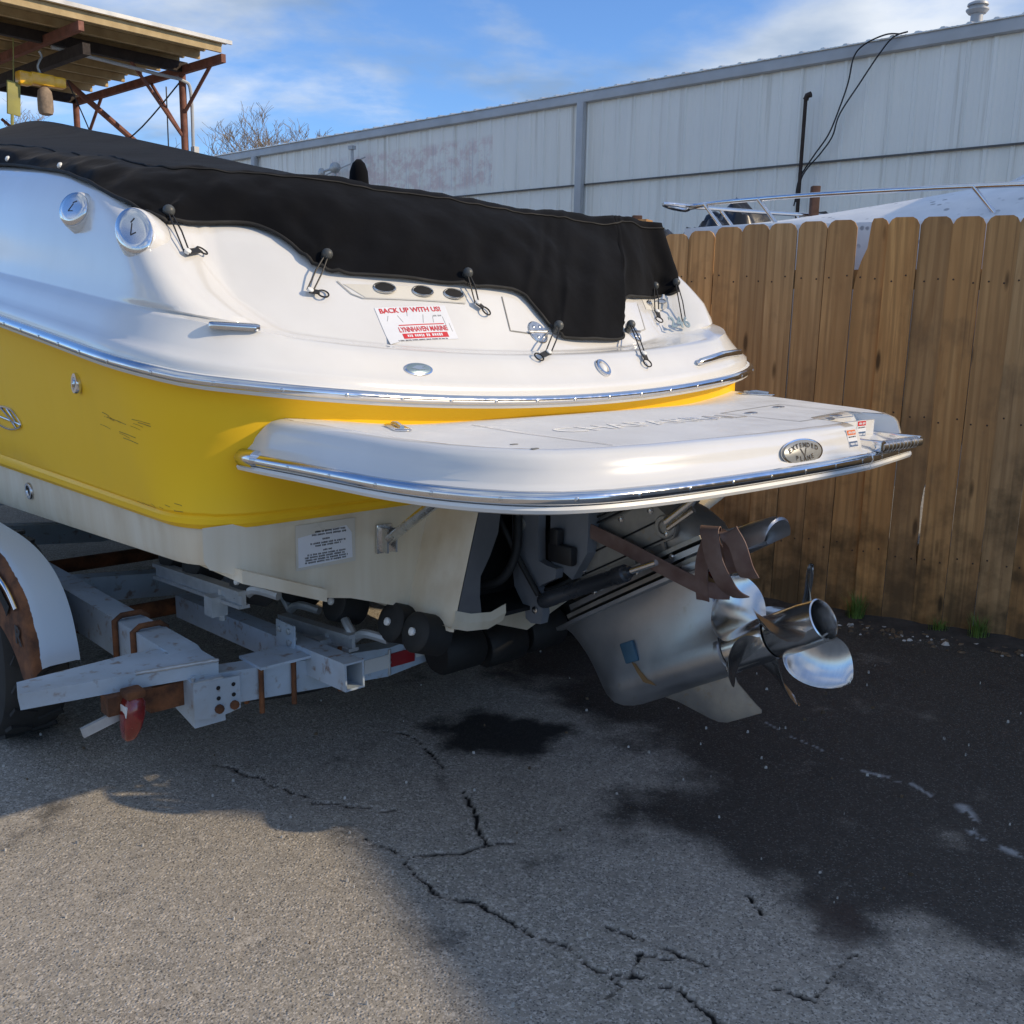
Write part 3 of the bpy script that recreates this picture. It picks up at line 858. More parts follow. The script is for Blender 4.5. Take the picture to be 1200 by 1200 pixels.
lump('tarp_heap', fpos(-1.72, 2.75) + V(0, 0, 1.05), (.55, .45, 1.10), 8.0, 'tarp_black', 'lower fold of black tarpaulin beside the brown post', 'tarp', .18, 64)
simple('rust_brown', (.09, .045, .03), .85, .1, var=.3, scale=20)
for t_, y_, h_, lb in ((-2.16, .50, 1.99, 'short rusty brown post top just behind the boat cover corner'), (-1.52, 2.0, 2.30, 'rusty brown post top beside the black tarpaulin heap')):
    mb = MB(); mb.box((0, 0, h_ / 2), (.055, .055, h_), bev=.006); o = mb.build('steel_post', 'rust_brown', None, 30)
    o.location = fpos(t_, y_); tag(o, lb, 'post', 'rusty posts behind the fence')

# ---------------------------------------------------------------- open canopy with hoist: local x = away (as the wall), y to the right
CZ = 5.0
CR = V(-4.13, 14.70, 0)
cx_, cp_ = V(-math.sin(WA), math.cos(WA), 0), V(math.cos(WA), math.sin(WA), 0)
cy_ = -cp_                               # local y = to the left and near
can = thing('steel_canopy', 'open steel canopy with a flat ribbed roof on rusty posts', 'canopy', CR, WROT)
k = NT('canopy_ply')
s_ = k.noise(1.0, 5, .6, k.coord('Object', scale=(1.2, 5, 5)))
k.set(Base_Color=k.mix(k.mr(s_, .3, .7), (.36, .26, .13), (.52, .40, .22)), Roughness=.85)
simple('rust_steel', (.20, .085, .06), .8, .1, var=.3, scale=9)
simple('dark_steel', (.03, .022, .02), .8, .1, var=.3, scale=9)
def CY(y): return y                      # local +y = left/near is rotation of x by +90 -> (-cos, -sin): matches cy_
LY = 6.0
for i in range(8):                        # roof sheets run across, one after another going away
    x0 = i * .59
    m_ = MB(); prf = []
    for j in range(4):
        xx = x0 + j * .1475
        prf += [(xx, 0), (xx + .05, 0), (xx + .065, .03), (xx + .125, .03), (xx + .14, 0)]
    prf.append((x0 + .59, 0))
    m_.grid([[V(x, y, CZ + .06 + z) for x, z in prf] for y in (-.02, LY)])
    m_.build('roof_sheet', 'canopy_ply', can, 15)
for i in range(9):
    mb = MB(); mb.box((.06 + i * .575, LY / 2, CZ + .0), (.045, LY - .1, .11)); mb.build('purlin', 'canopy_ply', can)
mb = MB(); mb.box((-.02, LY / 2 - .03, CZ + .085), (.03, LY + .1, .05)); mb.build('fascia', 'trim_metal', can)
for yb in (.06, 2.05, 4.6):
    mb = MB(); mb.box((2.35, yb, CZ - .14), (4.75, .07, .11)); mb.build('beam', 'rust_steel', can)
for xb in (1.10, 4.68):
    mb = MB(); mb.box((xb, LY / 2, CZ - .10), (.10, LY, .14)); mb.build('cross_beam', 'dark_steel', can)
mb = MB(); mb.box((2.6, 1.85, CZ - .32), (4.6, .10, .14)); mb.build('hoist_beam', 'dark_steel', can)
for xp, yp in ((1.12, .06), (4.70, .06), (1.12, 4.6), (4.70, 4.6)):
    mb = MB(); mb.tube([(xp, yp, 0), (xp, yp, CZ - .1)], .052, 12); mb.build('post', 'rust_steel', can, 40)
for a_, b_ in (((1.12, .06, 4.25), (.35, .04, 4.83)), ((1.12, .06, 3.9), (1.12, .85, 4.85)), ((1.12, .06, 3.9), (2.1, .06, 4.85)), ((4.70, .06, 3.9), (3.7, .06, 4.85)), ((4.70, .06, 3.5), (4.70, 1.3, 4.4)), ((2.1, -.35, 3.45), (2.75, 1.05, 4.75))):
    mb = MB(); mb.tube([a_, b_], .026 if b_[2] != 4.75 else .045, 8); mb.build('brace', 'rust_steel', can, 40)
mb = MB(); mb.tube(catmull([(1.0, 2.0, 4.78), (1.02, .5, 4.72), (1.03, .10, 4.70), (1.03, -.02, 4.55), (1.03, -.02, 3.7)], 4), .025, 8); mb.box((1.03, -.05, 3.72), (.10, .08, .16)); mb.build('conduit', 'trim_metal', can, 40)
for cpts, nm in (([(1.1, .1, 4.7), (2.2, .3, 4.05), (3.4, .5, 3.75), (4.6, .7, 3.9), (4.7, 2.5, 4.3)], 0), ([(1.6, .06, 4.7), (1.62, .06, 3.2)], 1), ([(2.4, 1.2, 4.7), (2.9, .6, 3.9), (3.5, .2, 3.2)], 2)):
    mb = MB(); mb.tube(catmull(cpts, 6), .011, 6)
    mb.build('hanging_cable', 'black_plastic', can, 60)
simple('hoist_yellow', (.95, .46, .012), .4, var=.2, scale=8, coat=.3)
# electric hoist, hanging weight bag and the paint-worn board
def canp(x, y, z): return CR + cx_ * x + cy_ * y + V(0, 0, z)
hp = V(-6.39, 13.91, 4.37)
ho = thing('electric_hoist', 'yellow electric chain hoist hanging under the canopy roof', 'hoist', hp, WROT + R(90))
mb = MB(); mb.box((0, 0, 0), (.30, .16, .15), bev=.02); mb.box((.22, 0, -.02), (.17, .17, .17), bev=.03); mb.box((-.22, 0, .0), (.18, .15, .14), bev=.03); mb.build('housing', 'hoist_yellow', ho, 30)
for x_ in (-.1, .19, .27):
    mb = MB(); mb.box((x_, -.09, -.01), (.045, .01, .10), bev=.004); mb.build('vent_cover', 'black_plastic', ho)
mb = MB(); mb.tube(catmull([(0, 0, .08), (.03, 0, .16), (0, 0, .24), (-.03, 0, .30), (0, 0, .36)], 5), .016, 8); mb.build('hook', 'galvanized', ho, 50)
k = simple('canvas_bag', (.26, .20, .15), .9, var=.3, scale=18)
mb = MB(); mb.lathe([(0, .05), (.015, .085), (.06, .10), (.20, .10), (.30, .088), (.35, .05), (.37, .02), (.43, .015)], (0, 0, 0), (0, 0, 1), 14)
o = mb.build('chain_bag', 'canvas_bag', None, 40); o.location = hp + V(.03, .02, -.44) ; tag(o, 'dirty tan chain bag hanging below the yellow hoist', 'bag')
simple('board_olive', (.26, .25, .075), .7, var=.2)
mb = MB(); mb.box((0, 0, 0), (.17, .03, .42), bev=.005); mb.tube([(0, 0, .2), (.0, 0, .75)], .008, 6); mb.tube([(.02, .0, -.2), (.02, 0, -.42)], .02, 6)
o = mb.build('control_board', 'board_olive', None, 30); o.location = V(-6.64, 13.64, 4.08); o.rotation_euler = (0, R(-4), WROT + R(95)); tag(o, 'olive yellow hanging board beside the hoist', 'board')

# ---------------------------------------------------------------- bare trees far behind
k = NT('bark')
k.set(Base_Color=k.mix(k.mr(k.noise(5, 4), .3, .7), (.16, .125, .095), (.26, .215, .17)), Roughness=.9)
def tree_mesh(seed, H):
    rs = random.Random(seed); trunk, crown = MB(), MB()
    def grow(p, d, L, r, depth, mb_):
        n_ = 3; pts = [p]; q = p.copy(); dd = d.copy()
        for i in range(n_):
            dd = (dd + V(rs.uniform(-1, 1), rs.uniform(-1, 1), rs.uniform(-.5, .8)) * .16).normalized()
            q = q + dd * (L / n_); pts.append(q.copy())
        rr = [max(.0075, r * (1 - .45 * i / n_)) for i in range(n_ + 1)]
        mb_.tube(pts, rr, 6 if depth < 2 else 3, cap=False)
        if depth >= 7: return
        kk = 3 if depth < 4 else 2
        for c_ in range(kk + (1 if rs.random() < .5 else 0)):
            f_ = rs.uniform(.45, 1.0); j = min(n_ - 1, int(f_ * n_)); bp_ = pts[j].lerp(pts[j + 1], f_ * n_ - j)
            ax = V(rs.uniform(-1, 1), rs.uniform(-1, 1), rs.uniform(-.15, .5)).normalized()
            nd = (dd * .75 + ax * rs.uniform(.55, .95) + V(0, 0, .18)).normalized()
            grow(bp_, nd, L * rs.uniform(.58, .80), max(.0075, r * .52), depth + 1, crown)
    grow(V(0, 0, 0), V(0, 0, 1), H * .30, H * .020, 0, trunk)
    return trunk.mesh('trunk', 'bark', 60), crown.mesh('crown', 'bark', 60)
TM = [tree_mesh(5, 13.6), tree_mesh(11, 12.4)]
for x, y, s_, ro, v_, lb in ((-11.6, 46, .98, .4, 0, 'bare winter tree rising just above the warehouse roof end'), (-17.0, 48, .90, 1.9, 1, 'bare winter tree directly behind the canopy corner post'), (-22.5, 50, .96, 3.1, 0, 'bare winter tree seen under the canopy beyond the brace'), (-14.2, 56, .95, 4.4, 1, 'small bare tree between the canopy post and the warehouse'), (-31, 52, .9, 5.2, 1, 'bare winter tree behind the hanging hoist bag')):
    t_ = thing('bare_tree', lb, 'tree', (x, y, 0), ro, 'bare trees behind the yard')
    for me_, nm in zip(TM[v_], ('trunk', 'crown')): link(nm, me_, t_)
    t_.scale = (s_ * 1.15, s_ * 1.15, s_)
# ---------------------------------------------------------------- the boat: local x = starboard, y = forward, z = up
BOAT_C, BOAT_ROT = (0.06, 3.16, 0.0), R(43)
boat = thing('boat', 'white and yellow sport boat on its trailer, stern towards the wooden fence', 'boat', BOAT_C, BOAT_ROT)
def B(s, a, z): return V(s, -a, z)          # s starboard, a aft of the transom, z up

BOW = -6.5
def beam(a, w):
    x = -a - 2.6
    if x <= 0: return w
    return w * max(0.0, 1 - (x / (-BOW - 2.6)) ** 2.4)
def rail_z(s, a):
    f = max(0.0, -a)
    return 1.188 + .058 * min(abs(s), 1.25) ** 2 * (1 if f == 0 else 1) + .100 * f - .0035 * f * f if True else 0
NSIDE, NFIL, NTR = 26, 12, 64
def ucurve(w, A0, k, r, butt=None):
    """half plan curve from the bow down the side, round the quarter and to the centre line, then mirrored.
    butt = (Ab, s_in, s_out): the quarter stands at Ab outboard of s_out, the transom follows A0 - k s^2 inboard of s_in"""
    def aT(s):
        t = A0 - k * s * s
        if butt:
            Ab, s0, s1 = butt
            q = sstep(abs(s), s0, s1)
            t = lerp(t, Ab, q)
        return t
    ac = aT(w)
    half = []
    a_end = ac - r
    for i in range(NSIDE):
        t = i / NSIDE
        a = lerp(BOW, a_end, 1 - (1 - t) ** 1.5)
        half.append((-beam(a, w), a))
    for i in range(NFIL):
        t = i / NFIL
        p0, p1, p2 = (-w, ac - r), (-w, ac), (-(w - r), aT(w - r))
        # keep the tangent of the transom at the end of the fillet
        half.append(tuple((1 - t) ** 2 * p0[j] + 2 * t * (1 - t) * p1[j] + t * t * p2[j] for j in (0, 1)))
    sw = w - r
    for i in range(NTR + 1):
        t = i / NTR
        s = -sw * (1 - t)
        half.append((s, aT(s)))
    return half + [(-s, a) for s, a in reversed(half[:-1])]

# ---- deck: levels by height above the rub rail
FACE_A0 = [(0, .22), (.03, .215), (.045, .195), (.10, .145), (.118, .115), (.126, .045), (.16, .015), (.30, -.09), (.37, -.15), (.43, -.26), (.50, -.40), (.60, -.55)]
FACE_K = [(0, .05), (.118, .06), (.126, .25), (.25, .29), (.60, .31)]
BUTT_A = [(0, .14), (.045, .125), (.10, .075), (.118, .055), (.13, .03), (.16, -.012), (.20, -.065), (.28, -.19), (.34, -.31), (.40, -.50), (.44, -.74), (.47, -1.05), (.49, -1.5), (.50, -2.0)]
DECK_W = [(0, 1.25), (.03, 1.245), (.045, 1.225), (.10, 1.20), (.12, 1.175), (.16, 1.165), (.28, 1.145), (.38, 1.12), (.44, 1.085), (.475, 1.03), (.495, .95)]
DECK_R = [(0, .50), (.10, .46), (.14, .34), (.20, .24), (.30, .20), (.5, .20)]
def deck_level(h):
    A0, k = interp(h, FACE_A0), interp(h, FACE_K)
    Ab = interp(h, BUTT_A)
    w, r = interp(h, DECK_W), interp(h, DECK_R)
    q = sstep(h, .08, .135)
    butt = (lerp(A0 - k * w * w, Ab, q), lerp(.80, .935, q), lerp(1.0, .985, q))
    out = []
    for s, a in ucurve(w, A0, k, r, butt):
        out.append(B(s, a, rail_z(min(1.25, abs(s) * 1.25 / w) if abs(s) > .8 * w else s, a) + h))
    return out
DECK_H = [0.0, .012, .028, .038, .046, .060, .080, .098, .106, .112, .118, .1205, .123, .126, .132, .145, .165, .195, .23, .265, .30, .335, .37, .40, .425, .445, .46, .475, .487, .495]
deck_rows = [deck_level(h) for h in DECK_H]
mb = MB(); mb.grid(deck_rows)
# inner roll of the gunwale
last = deck_rows[-1]
mb.grid([last, [V(p.x * .93, p.y + .03, p.z - .02) for p in last], [V(p.x * .90, p.y + .06, p.z - .20) for p in last]])
deck = mb.build('deck', 'gelcoat_white', boat, angle=50)

# ---- rub rail: chrome half-round over a white vinyl base, screws along it
def offset_path(path, d):
    out = []
    for i, p in enumerate(path):
        t = path[min(i + 1, len(path) - 1)] - path[max(i - 1, 0)]
        nrm = V(-t.y, t.x, 0).normalized()          # outward for a path that runs bow-port-stern-starboard
        out.append((p, nrm))
    return [(p + n_ * d, n_) for p, n_ in out]
def strip(path, prof):
    """sweep (out, up) profile along a horizontal-ish path"""
    pn = offset_path(path, 0)
    return [[p + n_ * o + V(0, 0, u) for o, u in prof] for p, n_ in pn]
sgn = 1 if offset_path(deck_rows[0], .01)[len(deck_rows[0]) // 2][0].y < deck_rows[0][len(deck_rows[0]) // 2].y else -1
def P_(pr): return [(o * sgn, u) for o, u in pr]
rail_path = deck_rows[0]
mb = MB(); mb.grid(strip(rail_path, P_([(-.01, .006), (.006, .006), (.012, .0), (.012, -.024), (.006, -.031), (-.02, -.031)])))
rub = mb.build('rub_rail', 'white_plastic', boat, angle=30)
mb = MB(); mb.grid(strip(rail_path, P_([(.008, .005), (.016, .004), (.022, -.002), (.025, -.009), (.022, -.017), (.016, -.021), (.008, -.022)])))
mb.build('rail_insert', 'chrome', rub, angle=60)
def along(path, step, start=0.0):
    out, acc, nxt = [], 0.0, start
    for p, q in zip(path, path[1:]):
        L = (q - p).length
        while nxt <= acc + L and L > 1e-6:
            t = (nxt - acc) / L
            out.append((p.lerp(q, t), (q - p).normalized())); nxt += step
        acc += L
    return out
scr = MB(); scr.lathe([(0, .0055), (.0015, .0055), (.0028, .003)], (0, 0, 0), (0, 0, 1), 8)
screw_me = scr.mesh('screw', 'stainless')
def screws(path, parent, step, dz, out):
    for p, t in along(path, step, step * .4):
        if p.y > 2.2: continue
        n_ = V(-t.y, t.x, 0).normalized() * sgn
        o = link('screw', screw_me, parent)
        o.location = p + n_ * out + V(0, 0, dz)
        o.rotation_euler = n_.to_track_quat('Z', 'Y').to_euler()
screws(rail_path, rub, .155, -.010, .0245)

# ---- hull sides (yellow), knuckle and white boot band
def hull_level(zc, w, A0, k, r, rise):
    """zc height at the stern; rise: how much of the sheer it follows"""
    out = []
    for s, a in ucurve(w, A0, k, r):
        f = max(0.0, -a)
        z = zc + rise * (rail_z(s if abs(s) < 1.1 else 1.25, a) - 1.25) - (1 - rise) * .018 * f * (1 if f < 2 else 1) + (1 - rise) * .03 * max(0, f - 2.5) ** 2 * .9
        out.append(B(s, a, z))
    return out
HULL = [(1.222, 1.232, .200, .05, .49, 1.0), (1.208, 1.222, .188, .05, .48, 1.0), (1.185, 1.214, .175, .05, .46, .98), (1.15, 1.206, .158, .04, .43, .9), (1.09, 1.196, .115, .03, .38, .75),
        (1.02, 1.187, .065, .02, .33, .5), (.955, 1.178, .028, .01, .27, .25), (.912, 1.170, .018, 0, .23, .1), (.905, 1.163, .012, 0, .22, .08), (.898, 1.168, .016, 0, .22, .05), (.885, 1.166, .014, 0, .21, .02), (.872, 1.150, .004, 0, .19, 0)]
hull_rows = [hull_level(*h) for h in HULL]
mb = MB(); mb.grid(hull_rows)
hull = mb.build('hull_side', 'gelcoat_yellow', boat, angle=28)
BOOT = [(.8725, 1.146, .001, 0, .19, 0), (.85, 1.142, -.002, 0, .18, -.05), (.80, 1.138, -.003, 0, .17, -.25), (.785, 1.130, -.004, 0, .17, -.32)]
boot_rows = [hull_level(*h) for h in BOOT]
mb = MB(); mb.grid(boot_rows)
# vee bottom: from the boot band in to the keel
edge = boot_rows[-1]
def keel_z(a):
    f = max(0.0, -a); return .39 - .012 * min(f, 3) + .035 * max(0, f - 3.2) ** 2
inner = []
for t in (.0, .04, .3, .32, .34, .55, .57, .59, .8, 1.0):
    row = []
    for p in edge:
        s, a, z = p.x * (1 - t), -p.y, p.z
        kz = keel_z(a)
        zz = lerp(z, kz, t)
        if .0 < t < .05: zz = z - .012
        if t in (.32, .57): zz -= .022
        row.append(B(s, min(a, -.004), zz))
    inner.append(row)
mb.grid(inner)
# lower transom
hs = [(-1.135, .80), (-1.12, .775), (-.80, .662), (-.78, .640), (-.70, .625), (-.49, .555), (0, .385)]
poly = hs + [(-s, z) for s, z in reversed(hs[:-1])]
poly = [B(s, -.001, z) for s, z in [(-1.135, .885)] + poly + [(1.135, .885)]]
mb.add(poly, [tuple(range(len(poly)))])
mb.build('hull_bottom', 'gelcoat_bottom', boat, angle=28)
# strake end blocks under the transom
for sg in (-1, 1):
    mb = MB()
    pts = [(-1.02, -.45, .735), (-.78, -.45, .62), (-.78, .03, .625), (-.80, .03, .660), (-1.03, .03, .742)]
    mb.prism([B(sg * .80, -.6, .640), B(sg * .80, .035, .640), B(sg * 1.05, .035, .735), B(sg * 1.05, -.6, .735)], (0, 0, .035))
    mb.build('hull_strake', 'gelcoat_bottom', boat, 20)

# ---- drive pod: cream cheeks, grey aft face, dark well
def pod_side(z): return interp(z, [(.40, .52), (.60, .478), (.87, .406), (1.0, .37)])
zs = [.53, .55, .60, .68, .76, .84, .90, .98]
for sg in (-1, 1):
    mb = MB()
    mb.grid([[B(sg * (pod_side(z) + .012), -.01, z), B(sg * (pod_side(z) + .005), .10, z), B(sg * pod_side(z), .19, z), B(sg * (pod_side(z) - .006), .20, z)] for z in zs])
    ring0 = [(sg * .50, .545), (sg * .44, .525), (sg * .36, .515), (sg * .30, .530)]
    mb.grid([[B(s, a, z) for s, z in ring0] for a in (-.01, .12, .205)])
    mb.grid([[B(s, .205, z) for s, z in ring0], [B(s * .985, .212, z + .025) for s, z in ring0], [B(s * .97, .205, z + .05) for s, z in ring0]])
    mb.build('drive_pod', 'gelcoat_bottom', boat, 30)
mb = MB()
for sg in (-1, 1):
    outer = [(pod_side(z) - .006, z) for z in (.535, .60, .70, .80, .90, .98)]
    inn = [(.385, .57), (.392, .62), (.39, .68), (.355, .735), (.325, .80), (.30, .98)]
    f = [[B(sg * s, .203, z) for s, z in outer], [B(sg * s, .203, z) for s, z in inn], [B(sg * (s - .004), -.02, z) for s, z in inn]]
    mb.grid(f)
    mb.build('pod_face', 'grey_gelcoat', boat, 30); mb = MB()
mb = MB(); mb.box(B(0, .012, .76), (.80, .012, .46)); mb.box(B(0, .10, .545), (.78, .20, .012))
mb.build('drive_well', 'dark_void', boat)

# ---- swim platform
PLAT = [(-1.00, -.12), (-1.035, .02), (-1.025, .12), (-1.005, .25), (-.985, .40), (-.965, .53), (-.935, .65), (-.895, .745), (-.84, .825), (-.765, .885), (-.66, .925), (-.50, .952), (-.30, .966), (-.10, .972)]
def plat_outline(inset, notch, da):
    half = []
    for i, (s, a) in enumerate(PLAT):
        p = Vector(PLAT[max(i - 1, 0)]); q = Vector(PLAT[min(i + 1, len(PLAT) - 1)])
        t = (q - p).normalized(); nin = V(t.y, -t.x)      # inward
        if i == 0: nin = V(1, 0)
        x, y = s + nin.x * inset, a + nin.y * inset
        if i < 3: y += da * (1 - i / 3)
        half.append((x, y))
    right = [(-x, y) for x, y in reversed(half)]
    # notch for the ladder in the starboard part of the aft edge
    out = list(half)
    ai = lambda s: interp(s, sorted(right))
    xs = sorted(right)
    prev = [(x, y) for x, y in right if x < .355]
    out += prev
    for s, d in ((.365, 0), (.385, notch), (.70, notch), (.715, 0)):
        out.append((s, ai(s) - d))
    out += [(x, y) for x, y in right if x > .73]
    return out
LEV = [(1.005, .06, 0, .0), (1.016, .012, 0, .0), (1.024, .0, 0, .0), (1.040, .0, 0, .0), (1.068, .0, 0, .01), (1.073, .008, .0, .015), (1.080, .018, .03, .02), (1.108, .027, .12, .075), (1.126, .034, .13, .11), (1.137, .044, .13, .13), (1.143, .060, .13, .15), (1.145, .075, .13, .16)]
def plat_dip(s, a): return -.034 * (1 - sstep(abs(s), .55, .98)) * (1 - sstep(a, .10, .42))
rows = []
for z, ins, nt, da in LEV:
    rows.append([B(s, a, z + (.012 if z < 1.08 else .030) * max(0, .55 - a) + 0) for s, a in plat_outline(ins, nt, da)])
mb = MB(); mb.grid(rows)
topz = rows[-1]
mb.add(rows[0], [tuple(range(len(rows[0])))])
plat = mb.build('swim_platform', 'gelcoat_white', boat, angle=42)
# deck of the platform: a sheet that dips a little where it meets the transom
mb = MB(); ins = [(p.x, -p.y) for p in topz]
right_a = sorted((s, a) for s, a in ins if s >= 0 and a > .2); left_a = sorted((s, a) for s, a in ins if s <= 0 and a > .2)
aft_edge = sorted(set((round(s, 4), a) for s, a in ins if a > .0))
rows2 = []
sv = [-.955 + 1.91 * i / 60 for i in range(61)]
def a_max(s):
    c_ = [a for q_, a in ins if False]
    best = None
    for (s0, a0), (s1, a1) in zip(ins, ins[1:]):
        if (s0 - s) * (s1 - s) <= 0 and s0 != s1:
            a_ = a0 + (a1 - a0) * (s - s0) / (s1 - s0)
            best = a_ if best is None else max(best, a_)
    return best if best is not None else .05
for s in sv:
    am = a_max(s); a0 = .06
    am = max(am, a0 + .002)
    rows2.append([B(s, lerp(a0, am, j / 14), 1.1452 + .030 * max(0, .55 - lerp(a0, am, j / 14)) + plat_dip(s, lerp(a0, am, j / 14)) * .99) for j in range(15)])
mb.grid(rows2); mb.build('platform_top', 'nonskid_white', plat, angle=50, weld=False)
pr = [B(s, a, 1.054 + .012 * max(0, .55 - a)) for s, a in plat_outline(0, 0, 0)]
pr = catmull(pr[1:-1], 4)
mb = MB(); mb.grid(strip(pr, P_([(-.006, -.032), (.010, -.032), (.014, -.024), (.010, -.017), (-.004, -.017)])))
mb.build('rail_base', 'white_plastic', plat, 40)
mb = MB(); mb.grid(strip(pr, P_([(-.004, .014), (.008, .013), (.016, .007), (.019, -.001), (.016, -.010), (.008, -.016), (-.004, -.016)])))
mb.build('platform_rail', 'chrome', plat, 60)
scr_path = [p for p in pr]
screws(scr_path, plat, .15, -.001, .0175)
for sg in (-1, 1):      # chrome end caps
    mb = MB(); p = B(sg * 1.036, .00, 1.060)
    mb.tube([p + V(.004 * sg, -.028, .0), p + V(.004 * sg, -.04, 0), p + V(-.004 * sg, -.095, 0)], [.016, .0235, .0235], 16)
    mb.build('rail_cap', 'chrome', plat, 40)
# struts that carry the platform
for sg in (-1, 1):
    mb = MB(); mb.box(B(sg * .59, .006, .785), (.055, .012, .085), bev=.004)
    mb.box(B(sg * .605, .025, .785), (.006, .045, .07)); mb.box(B(sg * .575, .025, .785), (.006, .045, .07))
    mb.tube([B(sg * .59, .03, .785), B(sg * .80, .53, 1.005)], .014, 12)
    mb.build('platform_strut', 'stainless', plat, 30)
# ---------------------------------------------------------------- black boat cover (lies on the boat, a thing of its own)
cover = thing('boat_cover', 'black canvas cover stretched over the cockpit of the yellow boat', 'boat cover', BOAT_C, BOAT_ROT)
# stations: lower hem, upper crease, inner ridge; (s, a, z)
def kz(a): return interp(-a, [(.3, 1.775), (.61, 1.810), (1.27, 1.905), (2.18, 2.055), (3.5, 2.20), (5.0, 2.30), (6.4, 2.25)])
def rz(a): return interp(-a, [(.4, 1.76), (.8, 1.85), (1.31, 1.95), (1.75, 2.03), (2.6, 2.20), (3.7, 2.41), (5.2, 2.66), (6.4, 2.35)])
side = []
for a, sb, zb in ((-6.35, .10, 1.93), (-5.6, .60, 2.05), (-4.6, .90, 2.05), (-3.5, .99, 2.02), (-2.5, 1.025, 1.965), (-1.72, 1.040, 1.902), (-1.35, 1.055, 1.859), (-1.011, 1.076, 1.815), (-.85, 1.088, 1.783)):
    side.append(((sb, a, zb), (sb * .86 + (.0 if a < -1.2 else -.02), a + .0, kz(a)), (.0, a, rz(a))))
port = [((-b[0], b[1], b[2]), (-k_[0], k_[1], k_[2]), r_) for b, k_, r_ in side]
aft = [((-1.094, -.691, 1.749), (-.905, -.78, 1.832), (0, -1.0, rz(-1.0))), ((-1.082, -.485, 1.688), (-.897, -.69, 1.820), (0, -.95, rz(-.95))),
       ((-1.041, -0.365, 1.640), (-.883, -.620, 1.81), (0, -.9, rz(-.9))), ((-0.976, -0.377, 1.639), (-.819, -.587, 1.811), (.0, -.88, 1.855)), ((-0.859, -0.386, 1.648), (-.742, -.551, 1.814), (0, -.86, 1.85)),
       ((-0.768, -0.360, 1.646), (-.648, -.517, 1.818), (0, -.84, 1.84)), ((-0.704, -0.282, 1.598), (-.547, -.491, 1.821), (0, -.82, 1.835)), ((-0.650, -0.213, 1.533), (-.45, -.476, 1.824), (0, -.8, 1.83)),
       ((-0.521, -0.168, 1.519), (-.304, -.456, 1.82), (.05, -.8, 1.82)), ((-0.377, -0.133, 1.512), (-.132, -.434, 1.811), (.1, -.8, 1.81)), ((-0.219, -0.105, 1.502), (.038, -.418, 1.800), (.2, -.8, 1.79)),
       ((-0.107, -0.093, 1.498), (.184, -.406, 1.79), (.3, -.8, 1.775)), ((-0.007, -0.082, 1.485), (.320, -.397, 1.788), (.4, -.8, 1.76)), ((0.026, -0.064, 1.459), (.373, -.394, 1.789), (.42, -.8, 1.76)), ((0.048, -0.038, 1.422), (.423, -.392, 1.79), (.45, -.8, 1.76)),
       ((0.088, 0.002, 1.364), (.487, -.389, 1.792), (.5, -.8, 1.76)), ((0.117, 0.013, 1.348), (.552, -.386, 1.794), (.52, -.8, 1.76)), ((0.241, 0.011, 1.339), (.664, -.381, 1.795), (.55, -.8, 1.76)), ((0.419, -0.013, 1.341), (.749, -.374, 1.796), (.57, -.8, 1.76)),
       ((0.453, -0.041, 1.367), (.762, -.373, 1.796), (.575, -.8, 1.76)), ((0.499, -0.078, 1.405), (.776, -.372, 1.796), (.58, -.8, 1.76)), ((0.609, -0.166, 1.484), (.803, -.369, 1.796), (.59, -.8, 1.76)), ((0.733, -0.210, 1.494), (.877, -.362, 1.796), (.6, -.8, 1.77)), ((0.918, -0.279, 1.502), (.948, -.356, 1.797), (.6, -.85, 1.78)),
       ((1.011, -0.247, 1.528), (1.026, -.350, 1.798), (.55, -.9, 1.80)), ((1.06, -.33, 1.60), (1.04, -.45, 1.80), (.4, -.95, 1.83)), ((1.088, -.50, 1.69), (.98, -.60, 1.81), (.2, -1.0, rz(-1.0)))]
star = [((b[0], b[1], b[2]), (k_[0], k_[1], k_[2]), r_) for b, k_, r_ in reversed(side)]
st = port + aft + star
def smooth_poly(pts, per):
    return catmull([B(*p) for p in pts], per)
PER = 8
Bp_ = smooth_poly([q[0] for q in st], PER); Kp_ = smooth_poly([q[1] for q in st], PER); Rp_ = smooth_poly([q[2] for q in st], PER)
NV1, NV2 = 22, 12
BALLS = [B(*q) for q in ((-1.023, -0.390, 1.654), (-0.632, -0.228, 1.558), (-0.197, -0.120, 1.523), (0.088, -0.002, 1.369), (0.510, -0.058, 1.375), (0.930, -0.299, 1.525), (1.015, -0.260, 1.541))]
rows_ = []
hem = []
